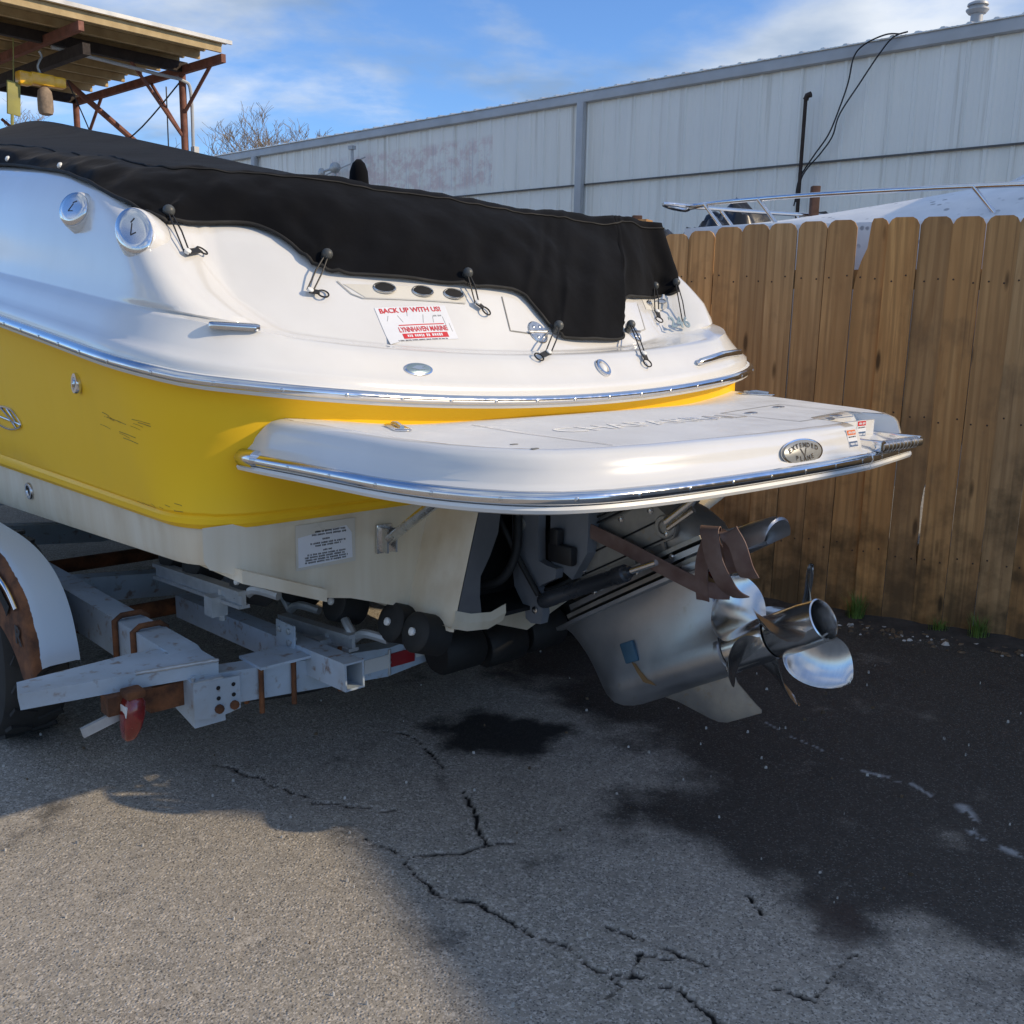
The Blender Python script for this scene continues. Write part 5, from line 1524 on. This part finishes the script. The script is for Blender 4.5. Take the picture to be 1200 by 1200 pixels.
o = m_.build('anode_plate', 'anode_blue', drive, 30)
o.matrix_local = Matrix.Translation(D(-.315, .095, -.046)) @ Matrix.Rotation(TH + R(-58), 4, 'X') @ Matrix.Rotation(R(90), 4, 'Z')
# tide mark below the anode
m_ = MB(); P2 = []
lb = tree_of(drive)
for i in range(14):
    f_ = i / 13; c_ = D(lerp(-.315, -.27, f_), lerp(.07, -.02, f_), -.08); w_ = .010 + .01 * f_
    P2.append([lb.find_nearest(c_ + V(0, w_ * k_, 0))[0] + V(-.0012, 0, 0) for k_ in (-1, 0, 1)])
m_.grid(P2); m_.build('tide_mark', 'rust_stain', drive, 60)
# anti-ventilation plate and stacked ledges above it
pl = MB()
def plate(mb_, q, pts, th):
    mb_.prism([D(p, q, s) for p, s in pts] + [D(p, q, -s) for p, s in reversed(pts)], D(0, th, 0) - D(0, 0, 0))
plate(pl, .236, [(-.59, .02), (-.55, .075), (-.40, .11), (-.10, .125), (.10, .12), (.19, .10)], .010)
pl.build('ventilation_plate', 'drive_grey', boat, 30)
for q, pp_, w_ in ((.256, [(-.54, .02), (-.48, .08), (-.30, .105), (.05, .11), (.15, .09)], .012), (.276, [(-.50, .03), (-.45, .085), (-.25, .108), (.05, .112), (.14, .09)], .016), (.302, [(-.46, .04), (-.42, .09), (-.2, .112), (.06, .114), (.12, .10)], .012)):
    pl = MB(); plate(pl, q, pp_, w_); pl.build('housing_ledge', 'drive_worn' if q != .276 else 'drive_grey', boat, 30)
for p_ in (-.30, -.12, .02):
    b_ = MB(); b_.lathe([(0, .008), (.006, .008), (.008, .005)], D(p_, .292, -.113), (-1, 0, 0), 8); b_.build('ledge_bolt', 'stainless', boat)
# rounded exhaust tail aft of the plate
tl = MB(); rows2 = []
for p_ in (.06, .14, .22, .285, .305):
    w_ = interp(p_, [(.06, .115), (.22, .075), (.305, .06)]); h_ = interp(p_, [(.06, .05), (.22, .048), (.305, .038)])
    if p_ == .305: h_ *= .85
    rows2.append([D(p_ - (.03 * (1 - math.sin(t))), .262 + h_ * math.sin(t) * 1.2 - .02, w_ * math.cos(t)) for t in [math.pi * i / 16 for i in range(17)]])
tl.grid(rows2)
tl.grid([[p + (D(0, -.008, 0) - D(0, 0, 0)) for p in r_] for r_ in rows2])
tl.grid([rows2[-1], [p + (D(0, -.008, 0) - D(0, 0, 0)) for p in rows2[-1]]])
tl.build('exhaust_tail', 'drive_grey', boat, 45)
# upper gear housing
up_ = MB(); rows2 = []
HQ = [(.31, -.44, .11, .098), (.34, -.43, .10, .108), (.40, -.41, .06, .110), (.46, -.39, -.0, .108), (.52, -.36, -.06, .10), (.58, -.33, -.10, .085), (.63, -.30, -.14, .06)]
def rbox(p0, p1, w, q):
    out = []
    r_ = .05; cx, cw = (p0 + p1) / 2, (p1 - p0) / 2
    for i in range(28):
        t = 2 * math.pi * i / 28; c_, s_ = math.cos(t), math.sin(t)
        e_ = .45
        out.append(D(cx + cw * abs(c_) ** e_ * (1 if c_ > 0 else -1), q, w * abs(s_) ** e_ * (1 if s_ > 0 else -1)))
    return out
up_.grid([rbox(*h_[1:], h_[0]) for h_ in HQ], closed=True)
up_.add(rbox(*HQ[-1][1:], HQ[-1][0]), [tuple(range(28))])
up_.build('gear_housing', 'drive_worn', boat, 40)
m_ = MB(); m_.prism([D(p_, q_, -.106) for p_, q_ in ((-.34, .345), (.05, .335), (.075, .36), (.035, .43), (-.03, .455), (-.32, .46))], (-.009, 0, 0)); m_.build('side_cover', 'drive_worn', boat, 30)
for a_, b_ in (((-.34, .352), (.05, .343)), ((-.32, .400), (.05, .395)), ((-.30, .475), (-.02, .465)), ((-.31, .49), (-.03, .48))):
    m_ = MB(); m_.bar(D(a_[0], a_[1], -.1165), D(b_[0], b_[1], -.1165), .004, .005); m_.build('cover_groove', 'dark_void', boat)
for p_, q_ in ((-.31, .362), (-.12, .356), (.035, .352), (-.30, .445), (-.10, .447), (.01, .43), (.045, .385)):
    b_ = MB(); b_.lathe([(0, .010), (.004, .010), (.004, .007), (.009, .007), (.010, .004)], D(p_, q_, -.115), (-1, 0, 0), 6); b_.build('cover_bolt', 'stainless', boat, 30)
for i_, hp_ in enumerate(([B(-.10, .10, .66), B(-.15, .22, .60), B(-.13, .33, .66), D(-.36, .40, -.12)], [B(-.22, .02, .90), B(-.235, .12, .80), B(-.21, .17, .70), B(-.20, .25, .60)], [B(.10, .08, .62), B(.02, .25, .55), B(-.05, .32, .60), D(-.42, .34, -.09)])):
    m_ = MB(); m_.tube(catmull(hp_, 6), .011 - .002 * i_, 10); m_.build('hydraulic_hose', 'black_rubber', boat, 60)
for p_ in (-.36, -.24, -.12, 0.0):      # cast ribs under the housing
    m_ = MB(); m_.prism([D(p_ - .006, .315, -.103), D(p_ + .006, .315, -.103), D(p_ + .012, .345, -.108), D(p_ + .004, .345, -.108)], (-.008, 0, 0)); m_.build('cast_rib', 'drive_worn', boat, 30)
# trim cylinder ram end
m_ = MB(); m_.lathe([(-.02, .034), (0, .034), (.004, .030), (.004, .020), (-.006, .018)], D(.035, .372, -.118), (-1, 0, 0), 20); m_.build('ram_boss', 'drive_worn', boat, 30)
m_ = MB(); m_.tube([D(.06, .380, -.13), D(.18, .40, -.13)], [.014, .012], 10); m_.tube([D(.06, .362, -.135), D(.16, .375, -.135)], [.008, .008], 8); m_.build('ram_rod', 'stainless', boat, 40)
for sg in (-1, 1):
    cyl = MB()
    p0, p1 = B(sg * .20, .275, .588), B(sg * .20, .600, .745); ax = p1 - p0
    cyl.lathe([(-.01, .020), (.0, .024), (.05, .024), (.055, .022), (.30, .022), (.305, .025), (.345, .025), (.35, .018), (.362, .016)], p0, ax, 18)
    c_ = cyl.build('trim_cylinder', 'cylinder_black', boat, 35)
    rd = MB(); rd.tube([p0 + ax.normalized() * .36, p0 + ax.normalized() * .46], .009, 10); rd.build('piston_rod', 'chrome', c_, 40)
# gimbal ring and transom bracket
for sg in (-1, 1):
    g_ = MB()
    out_ = [(.118, .98), (.112, .80), (.118, .66), (.128, .60), (.150, .572), (.178, .54), (.182, .508), (.205, .498), (.248, .505), (.256, .540), (.246, .585), (.230, .615), (.250, .630), (.305, .660), (.308, .690), (.268, .692), (.232, .700), (.228, .78), (.226, .98)]
    g_.prism([B(sg * .185, a_, z_) for a_, z_ in out_], (-.03 * sg, 0, 0)); g = g_.build('gimbal_bracket', 'gimbal_grey', boat, 30)
    b_ = MB(); b_.lathe([(0, .022), (.006, .022), (.008, .017), (.004, .014), (.004, .008), (.010, .008)], B(sg * .185, .150, .800), (sg, 0, 0), 20); b_.build('pivot_bolt', 'drive_worn', g, 30)
    b_ = MB(); b_.lathe([(0, .011), (.006, .011), (.008, .006)], B(sg * .185, .225, .545), (sg, 0, 0), 12); b_.build('ram_pin', 'stainless', g, 30)
m_ = MB(); m_.prism([B(-.155, a_, z_) for a_, z_ in ((.245, .98), (.25, .70), (.345, .66), (.40, .75), (.40, .98))], (.31, 0, 0)); m_.build('bell_housing', 'gimbal_grey', boat, 30)
m_ = MB(); m_.box(B(-.17, .315, .735), (.03, .10, .06), bev=.012); m_.box(B(-.175, .295, .785), (.03, .035, .05), bev=.008); m_.build('trim_sender', 'black_plastic', boat, 40)
m_ = MB(); m_.lathe([(0, .10), (.03, .12), (.05, .10), (.08, .12), (.10, .10), (.13, .12), (.16, .10)], B(0, .06, .72), (0, -1, 0), 24); m_.build('exhaust_bellows', 'black_rubber', boat, 50)
m_ = MB(); m_.tube(catmull([B(-.30, .04, .60), B(-.26, .14, .63), B(-.22, .17, .72), B(-.2, .15, .85)], 5), .014, 10); m_.build('hydraulic_hose', 'black_rubber', boat, 60)
# ---- twin propellers
AX = (D(1, 0, 0) - D(0, 0, 0)).normalized()
PV = (D(0, 1, 0) - D(0, 0, 0)).normalized(); PS = V(1, 0, 0)
def propeller(name, x0, L, hub, nbl, R_, hand, phase, label, wid):
    h_ = MB(); h_.lathe(hub, D(x0, 0, 0), AX, 36, cap=False); hb = h_.build(name, 'prop_steel', boat, 40)
    hb['label'] = label
    pitch = .105 * hand
    for b_ in range(nbl):
        ph0 = phase + 2 * math.pi * b_ / nbl
        m_ = MB(); front, back = [], []
        NVb, NUb = 14, 14
        for i in range(NVb + 1):
            v = i / NVb; r_ = lerp(.045, R_, 1 - (1 - v) ** 1.25)
            w_ = wid * (.62 + .62 * math.sin(math.pi * min(1, v * .80))) * max(0, 1 - v ** 2.0) ** .70 * (.065 / (.03 + r_ * .55))
            rf, rb = [], []
            for j in range(NUb + 1):
                u = -1 + 2 * j / NUb
                ang = ph0 + hand * (.18 * v + u * w_)
                x = x0 + L * .5 + pitch * (u * w_) * hand + .035 * v * v + .008 * u * u * v
                th_ = .0042 * (1 - u * u) * (1 - .6 * v) + .0006
                n_ = .5 * th_
                dd = PV * math.cos(ang) + PS * math.sin(ang)
                base = D(x, 0, 0) + dd * r_
                rf.append(base + AX * n_); rb.append(base - AX * n_)
            front.append(rf); back.append(rb)
        m_.grid(front); m_.grid(back)
        edge = [r2[0] for r2 in front] + front[-1] + [r2[-1] for r2 in reversed(front)]
        edge2 = [r2[0] for r2 in back] + back[-1] + [r2[-1] for r2 in reversed(back)]
        m_.grid([edge, edge2])
        m_.build('blade', 'prop_steel', hb, 55)
    return hb
propeller('front_propeller', .012, .14, [(0, .054), (.004, .058), (.135, .060), (.142, .058), (.142, .04)], 4, .195, 1, R(-20), 'front stainless propeller against the gear case', .74)
propeller('rear_propeller', .160, .135, [(0, .040), (0, .057), (.004, .059), (.10, .058), (.135, .055), (.150, .056), (.152, .052), (.140, .048), (.02, .046)], 3, .185, -1, R(50), 'rear stainless propeller with the open hub', .74)
m_ = MB(); m_.lathe([(0, .047), (.001, .001)], D(.20, 0, 0), AX, 24, cap=False); m_.build('hub_core', 'dark_void', boat)

# ---------------------------------------------------------------- webbing strap tied round the drive (a thing of its own)
strap = thing('tie_strap', 'faded maroon webbing strap knotted round the raised stern drive', 'strap', BOAT_C, BOAT_ROT)
def ribbon(pts, widths, name, w=.050, th=.003, per=6):
    P2 = catmull(pts, per)
    W2 = catmull(widths, per)
    mf = MB(); rows2 = []; uv = []
    L = 0
    for i, (p, wv) in enumerate(zip(P2, W2)):
        if i: L += (P2[i] - P2[i - 1]).length
        t = (P2[min(i + 1, len(P2) - 1)] - P2[max(i - 1, 0)]).normalized()
        wd = (wv - t * wv.dot(t)).normalized(); n_ = t.cross(wd)
        row = [p + wd * (x * w / 2) + n_ * (.0025 * math.cos(x * 1.5)) for x in (-1, -.6, -.2, .2, .6, 1)]
        rows2.append(row + [q + n_ * th for q in reversed(row)]); uv += [L] * 12
    mf.grid(rows2, closed=True)
    o = mf.build(name, 'strap_webbing', strap, 60, weld=False)
    at = o.data.attributes.new('uvw', 'FLOAT_VECTOR', 'POINT')
    at.data.foreach_set('vector', np.array([(l_, 0, 0) for l_ in uv], dtype=np.float32).ravel())
    return o
S_ = -.135
ribbon([B(S_ + .02, .20, .90), B(S_, .31, .835), B(S_ - .012, .55, .79), B(S_ - .012, .70, .757), B(S_ - .01, .82, .735), B(S_ + .03, .86, .73)], [B(0, .15, 1), B(0, .25, 1), B(0, .25, 1), B(0, .25, 1), B(0, .2, 1), B(.4, .2, .8)], 'long_band', .042)
ribbon([B(S_ - .01, .805, .700), B(S_ - .02, .803, .76), B(S_ - .022, .806, .82), B(S_ - .01, .820, .875), B(S_ + .03, .84, .89)], [B(.0, 1, .1)] * 5, 'wrap_band', .040)
ribbon([B(S_ + .03, .865, .78), B(S_ - .02, .83, .86), B(S_ - .045, .842, .905), B(S_ - .075, .862, .895), B(S_ - .07, .878, .83), B(S_ - .045, .905, .765), B(S_, .915, .735)], [B(.25, 1, .0), B(.1, 1, 0), B(.1, 1, .1), B(0, 1, .15), B(0, 1, .15), B(.1, 1, .1), B(.2, 1, .1)], 'loop_band', .052)
ribbon([B(S_ + .02, .88, .80), B(S_ - .03, .895, .88), B(S_ - .055, .905, .905), B(S_ - .06, .935, .88), B(S_ - .055, .955, .83), B(S_ - .03, .955, .80)], [B(.3, 1, .2), B(.2, 1, .25), B(0, 1, .3), B(0, 1, .35), B(0, 1, .3), B(0, 1, .3)], 'tail_band', .050)
# ---------------------------------------------------------------- trailer under the boat: same local frame
tr = thing('boat_trailer', 'pale painted tandem roller trailer under the yellow boat, rusty fender', 'trailer', BOAT_C, BOAT_ROT)
def hollow(mb_, p, q, w, h, wall=.006):
    p, q = Vector(p), Vector(q); d = (q - p).normalized()
    s = d.cross(V(0, 0, 1)).normalized(); u = s.cross(d)
    def ring(c, a, b): return [c + s * x * a / 2 + u * y * b / 2 for x, y in ((-1, -1), (1, -1), (1, 1), (-1, 1))]
    o0, o1, i0, i1 = ring(p, w, h), ring(q, w, h), ring(p, w - 2 * wall, h - 2 * wall), ring(q, w - 2 * wall, h - 2 * wall)
    mb_.grid([i0, o0, o1, i1, i0], closed=True)
for sg in (-1, 1):
    # side rail
    mb = MB(); hollow(mb, B(sg * 1.07, -6.2, .40), B(sg * 1.07, -.30, .415), .085, .125); mb.build('side_rail', 'trailer_paint', tr, 20)
    # rear gusset: rail runs down into the vee cross member
    mb = MB(); mb.prism([B(sg * 1.115, a_, z_) for a_, z_ in ((-.52, .478), (-.30, .478), (-.14, .42), (-.14, .30), (-.30, .33), (-.52, .352))], (-.09 * sg, 0, 0)); mb.build('rail_gusset', 'trailer_paint', tr, 20)
    mb = MB(); mb.prism([B(sg * s_, -.135, z_) for s_, z_ in ((1.12, .43), (.985, .425), (.985, .33), (1.06, .318), (1.12, .33))], (0, -.008, 0)); gp = mb.build('bolt_plate', 'trailer_paint', tr, 20)
    for s_, z_, m_ in ((1.05, .345, 'rust'), (1.005, .345, 'rust'), (1.05, .375, 'dark_void'), (1.005, .375, 'dark_void'), (1.05, .405, 'dark_void'), (1.005, .405, 'dark_void')):
        b_ = MB(); r_ = .013 if m_ == 'rust' else .006; b_.lathe([(0, r_), (.008 if m_ == 'rust' else .0012, r_), (.010 if m_ == 'rust' else .0014, r_ * .5)], B(sg * s_, -.126, z_), (0, -1, 0), 10); b_.build('plate_bolt', m_, gp, 30)
    # step bar that reaches outboard behind the wheel
    mb = MB(); mb.prism([B(sg * s_, a_, .430) for s_, a_ in ((1.03, -.16), (1.03, -.34), (1.20, -.36), (1.50, -.33), (1.52, -.24), (1.25, -.20))], (0, 0, .042)); mb.build('step_bar', 'trailer_paint', tr, 20)
    # u-bolts round the rail
    for a_ in (-.66, -.52):
        mb = MB(); c_ = [B(sg * 1.122, a_, .325), B(sg * 1.122, a_, .478), B(sg * 1.10, a_, .492), B(sg * 1.04, a_, .492), B(sg * 1.02, a_, .478), B(sg * 1.02, a_, .325)]
        mb.tube(c_, .0095, 8); mb.build('u_bolt', 'rust', tr, 50)
    mb = MB(); mb.box(B(sg * 1.07, -.59, .325), (.13, .22, .014)); mb.build('u_bolt_plate', 'galvanized', tr)
    b_ = MB(); b_.lathe([(0, .009), (.002, .009)], B(sg * 1.114, -.42, .415), (sg, 0, 0), 12); b_.build('rail_hole', 'decal_grey', tr)
    # tail light on its bracket under the step bar
    mb = MB(); mb.box(B(sg * 1.27, -.20, .405), (.12, .05, .05)); mb.box(B(sg * 1.16, -.25, .385), (.10, .10, .07)); mb.build('lamp_bracket', 'rust', tr)
    mb = MB(); mb.box(B(sg * 1.345, -.19, .362), (.10, .012, .026), Matrix.Rotation(R(14 * sg), 3, 'Y')); mb.build('lamp_strap', 'galvanized', tr)
    mb = MB(); rows2 = []
    for z_, wx, wy, dx in ((.428, .020, .022, 0), (.415, .027, .030, 0), (.38, .028, .034, .004), (.345, .024, .030, .010), (.318, .016, .020, .016), (.310, .008, .010, .018)):
        rows2.append([B(sg * (1.270 + dx) + wx * abs(math.cos(t)) ** .6 * (1 if math.cos(t) > 0 else -1), -.160 + wy * abs(math.sin(t)) ** .6 * (1 if math.sin(t) > 0 else -1), z_) for t in [2 * math.pi * i / 24 for i in range(24)]])
    mb.grid(rows2, closed=True); mb.add(rows2[-1], [tuple(range(24))]); tl_ = mb.build('tail_light', 'red_lens', tr, 50)
    mb = MB(); mb.box(B(sg * 1.270, -.160, .437), (.050, .052, .022), bev=.006); mb.build('lamp_cap', 'rust', tl_, 40)
    mb = MB(); mb.box(B(sg * 1.297, -.155, .375), (.006, .036, .070), bev=.002); mb.build('lamp_reflector', 'white_tape', tl_, 40)
    # roller bunk beam along the hull
    mb = MB(); hollow(mb, B(sg * .72, -1.06, .362), B(sg * .72, .045, .410), .065, .082); bm_ = mb.build('bunk_beam', 'trailer_paint', tr, 20)
    mb = MB(); mb.box(B(sg * .757, -.27, .415), (.006, .105, .165)); mb.box(B(sg * .82, -.20, .4245), (.19, .13, .008)); bk = mb.build('beam_bracket', 'trailer_paint', tr)
    for a_, z_ in ((-.245, .475), (-.30, .47), (-.245, .44), (-.30, .40)):
        b_ = MB(); b_.lathe([(0, .010), (.006, .010), (.008, .006)], B(sg * .760, a_, z_), (sg, 0, 0), 8); b_.build('bracket_bolt', 'galvanized', bk, 30)
    mb = MB(); hollow(mb, B(sg * .83, -.21, .345), B(sg * .60, -.21, .345), .06, .05); mb.build('beam_saddle', 'trailer_paint', tr, 20)
    for s_, a_ in ((.905, -.154), (.80, -.154), (.905, -.246), (.64, -.154)):
        mb = MB(); mb.tube([B(sg * s_, a_, .285), B(sg * s_, a_, .425)], .008, 8); mb.build('clamp_bolt', 'rust', tr, 40)
    # swivel roller arms on the beam and the rollers
    for sx, ax, zx, La in ((.62, -.32, .43, .42), (.90, -.55, .585, .60)):
        mb = MB(); mb.bar(B(sg * sx, ax - La / 2, zx), B(sg * sx, ax + La / 2, zx + .035), .035, .012); mb.bar(B(sg * sx, ax - La / 2, zx - .02), B(sg * sx, ax + La / 2, zx + .015), .012, .04); mb.bar(B(sg * sx, ax - La / 2, zx - .042), B(sg * sx, ax + La / 2, zx - .007), .035, .010)
        mb.build('roller_arm', 'galvanized', tr, 20)
        mb = MB(); mb.box(B(sg * (sx + .02), ax + La / 2 - .14, zx - .03), (.05, .05, .06)); mb.tube([B(sg * sx, ax + La / 2 - .14, zx - .08), B(sg * sx, ax + La / 2 - .14, zx + .03)], .012, 8); mb.build('arm_pivot', 'galvanized', tr, 30)
        for a_ in (ax - La / 2 + .02, ax + La / 2 - .02):
            mb = MB(); yk = B(sg * (sx - .02), a_, zx + .02)
            mb.tube(catmull([yk, yk + V(.0, .04, .03), yk + V(-.02 * sg, .10, .05)], 4), [.014] * 9, 8); mb.tube(catmull([yk, yk + V(.0, -.05, .028), yk + V(-.03 * sg, -.13, .022)], 4), [.014] * 9, 8); mb.build('roller_yoke', 'galvanized', tr, 40)
    for sx, a_, dz in ((.56, -.50, 0), (.56, -.24, 0), (.52, .00, 0), (.52, .12, 0), (.84, -.80, 0), (.84, -.62, 0), (.84, -.30, 0)):
        zt = lerp(.39, .79, sx / 1.13) - .063
        mb = MB(); mb.lathe([(-.055, .034), (-.052, .052), (-.045, .060), (.045, .060), (.052, .052), (.055, .034)], B(sg * sx, a_, zt), B(1, 0, .35 * 1) if sg > 0 else B(-1, 0, .35), 20)
        ro = mb.build('roller', 'black_rubber', tr, 40)
        mb = MB(); mb.lathe([(.054, .012), (.062, .012), (.066, .006)], B(sg * sx, a_, zt), B(1, 0, .35) if sg > 0 else B(-1, 0, .35), 12); mb.build('roller_pin', 'white_plastic', ro, 30)
    # wheels and fender
    for a_, first in ((-1.20, 1), (-2.05, 0)):
        wh_ = MB(); c_ = B(sg * 1.285, a_, .335)
        wh_.lathe([(-.10, .20), (-.105, .26), (-.095, .315), (-.075, .332), (-.04, .337), (.04, .337), (.075, .332), (.095, .315), (.105, .26), (.10, .20)], c_, (1, 0, 0), 40, cap=False)
        w_ = wh_.build('wheel', 'tyre_rubber', tr, 35)
        for i in range(44):
            if not first: break
            t = 2 * math.pi * i / 44
            g_ = MB(); g_.box(c_ + V(.045 * (1 if i % 2 else -1), math.cos(t) * .338, math.sin(t) * .338), (.075, .012, .030), Matrix.Rotation(t, 3, 'X') @ Matrix.Rotation(R(25 if i % 2 else -25), 3, 'Y')); 
            if i == 0: tread = MB()
            tread.add(g_.v, g_.f)
        if first: tread.build('tread', 'tyre_rubber', w_, 20, weld=False)
        rm = MB(); rm.lathe([(.06, .02), (.065, .07), (.05, .09), (.05, .15), (.085, .19), (.10, .205)], c_, (sg, 0, 0), 32, cap=False); rm.lathe([(.05, .001), (.062, .02)], c_, (sg, 0, 0), 32, cap=False); rm.build('rim', 'trailer_paint', w_, 30)
        for i in range(5):
            t = 2 * math.pi * i / 5; ln = MB(); ln.lathe([(.05, .010), (.068, .010), (.072, .006)], c_ + V(0, math.cos(t) * .057, math.sin(t) * .057), (sg, 0, 0), 6); ln.build('lug_nut', 'stainless', w_, 30)
    fd = MB(); rows2 = []; rust_w = []
    half = [(-.60, .40), (-.612, .45), (-.65, .535), (-.72, .605), (-.83, .655), (-.99, .685), (-1.2, .695), (-1.62, .70)]
    fpts = half + [(-3.24 - a_, z_) for a_, z_ in reversed(half[:-1])]
    fpts = [(p.x, p.y) for p in catmull([V(a_, z_, 0) for a_, z_ in fpts], 5)]
    prof = [(1.245, -.06), (1.25, 0), (1.262, .002), (1.335, .0), (1.355, -.004), (1.372, -.018), (1.378, -.04)]
    cz = .42
    for a_, z_ in fpts:
        row = []
        for s_, d_ in prof: row.append(B(sg * s_, a_, z_ + d_))
        # outer skirt hangs down to the axle line
        for f_ in (.12, .35, .65, 1.0): row.append(B(sg * (1.380 + .004 * f_), lerp(a_, -1.62 + (a_ + 1.62) * .965, f_), lerp(z_ - .045, max(.345, z_ - .20), f_)))
        rows2.append(row)
    fd.grid(rows2)
    o = fd.build('fender', 'fender_paint', tr, 60)
    at = o.data.attributes.new('rust', 'FLOAT', 'POINT')
    vals = []
    for v in o.data.vertices:
        outer = sstep(abs(v.co.x), 1.335, 1.372)
        r_ = outer * (1 - sstep(abs(v.co.y - .80), .16, .42)) * 1.0
        vals.append(r_ * .92)
    at.data.foreach_set('value', np.array(vals, dtype=np.float32))
    # cut-out step letters: chrome tread strip and dark slot
    mb = MB(); mb.tube(catmull([B(sg * 1.386, -.70, .555), B(sg * 1.387, -.77, .60), B(sg * 1.387, -.88, .632)], 5), .007, 8); mb.build('fender_trim', 'chrome', tr, 60)
    mb = MB(); mb.prism([B(sg * 1.3865, a_, z_) for a_, z_ in ((-.76, .55), (-.84, .59), (-.93, .60), (-.95, .57), (-.84, .55), (-.79, .515))], (.002 * sg, 0, 0)); mb.build('fender_slot', 'dark_void', tr)
o = link('fender_letter', text_mesh('R', .075, 'fender_letter', 'decal_ink', .0006, .002, xs=1.2), tr)
o.matrix_local = Matrix.Translation(B(-1.387, -.70, .475)) @ (basis(V(-1, 0, 0))).to_4x4()
# vee cross members
for a_, mt in ((-.20, 1), (-1.45, 0), (-2.6, 0), (-3.8, 0)):
    for sg in (-1, 1):
        mb = MB(); hollow(mb, B(sg * 1.11, a_, .392), B(sg * .45, a_, .330), .075, .095); cm = mb.build('cross_member', 'trailer_paint', tr, 20)
    mb = MB(); hollow(mb, B(-.455, a_, .3300), B(0, a_, .375), .073, .093); hollow(mb, B(.455, a_, .3300), B(0, a_, .375), .073, .093); mb.build('cross_member', 'trailer_paint', tr, 20)
for sg in (-1, 1):
    for i in range(5):
        m_ = 'red_tape' if i % 2 == 0 else 'white_tape'
        s0 = .60 - i * .10
        if sg > 0 and s0 < .5: continue
        mb = MB(); zc = interp(s0, [(0, .375), (.45, .33), (1.11, .392)])
        mb.box(B(sg * s0, -.1605, zc), (.095, .003, .045)); mb.build('reflector_tape', m_, tr)
for i_ in range(4):      # keel rollers across the middle
    s0 = -.24 + .19 * i_; zk = .325 + .10 * abs(s0)
    mb = MB(); mb.lathe([(-.088, .03), (-.084, .062), (-.07, .072), (.07, .072), (.084, .062), (.088, .03)], B(s0, -.085, zk), (1, 0, 0), 20); mb.build('keel_roller', 'black_rubber', tr, 40)
for a_ in (-1.20, -2.05):
    mb = MB(); mb.tube([B(-1.15, a_, .32), B(1.15, a_, .32)], .032, 12); mb.build('axle', 'rust', tr, 40)
mb = MB(); hollow(mb, B(0, -7.6, .42), B(0, -3.8, .36), .09, .12); mb.build('tongue', 'trailer_paint', tr, 20)
for sg in (-1, 1):
    mb = MB(); hollow(mb, B(sg * 1.07, -5.2, .41), B(sg * .05, -7.2, .42), .07, .11); mb.build('drawbar', 'trailer_paint', tr, 20)
mb = MB(); mb.tube([B(0, -7.3, .0), B(0, -7.3, .75)], .035, 12); mb.lathe([(-.04, .10), (.04, .10)], B(0, -7.3, .10), (1, 0, 0), 16); mb.build('tongue_jack', 'galvanized', tr, 40)
# wiring, weld beads and small wear along the rear frame
wire = MB(); wire.tube(catmull([B(-1.02, -2.4, .34), B(-1.03, -1.6, .315), B(-1.05, -1.0, .33), B(-1.02, -.55, .32), B(-1.10, -.34, .33), B(-1.22, -.27, .37), B(-1.27, -.22, .40)], 6), .006, 6, cap=False)
wire.tube(catmull([B(-1.05, -.28, .32), B(-.85, -.25, .285), B(-.6, -.255, .265), B(-.2, -.26, .30), B(.5, -.255, .28)], 6), .006, 6, cap=False)
wire.build('lamp_wire', 'black_rubber', tr, 60)
def bead(p, q, name='weld_bead'):
    m_ = MB(); n_ = max(4, int((q - p).length / .008)); rs_ = random.Random(int(p.x * 1e4))
    m_.tube([p.lerp(q, i / n_) + V(rs_.uniform(-.0008, .0008), 0, rs_.uniform(-.0008, .0008)) for i in range(n_ + 1)], [.0045 + .0014 * (i % 2) for i in range(n_ + 1)], 6)
    return m_.build(name, 'galvanized', tr, 60)
for sg in (-1, 1):
    bead(B(sg * 1.117, -.30, .352), B(sg * 1.117, -.30, .476)); bead(B(sg * 1.03, -.158, .4725), B(sg * 1.245, -.199, .4725))
    bead(B(sg * 1.03, -.135, .427), B(sg * 1.12, -.135, .429)); bead(B(sg * 1.105, -.160, .345), B(sg * 1.105, -.160, .435))
    bead(B(sg * .7535, -.325, .452), B(sg * .7535, -.22, .457)); bead(B(sg * .452, -.161, .287), B(sg * .452, -.161, .372))
    m_ = MB(); m_.tube(catmull([B(sg * 1.02, -.42, .33), B(sg * .98, -.46, .25), B(sg * .93, -.52, .24), B(sg * .88, -.58, .31)], 6), .0065, 6); m_.build('safety_strap', 'strap_webbing', tr, 60)
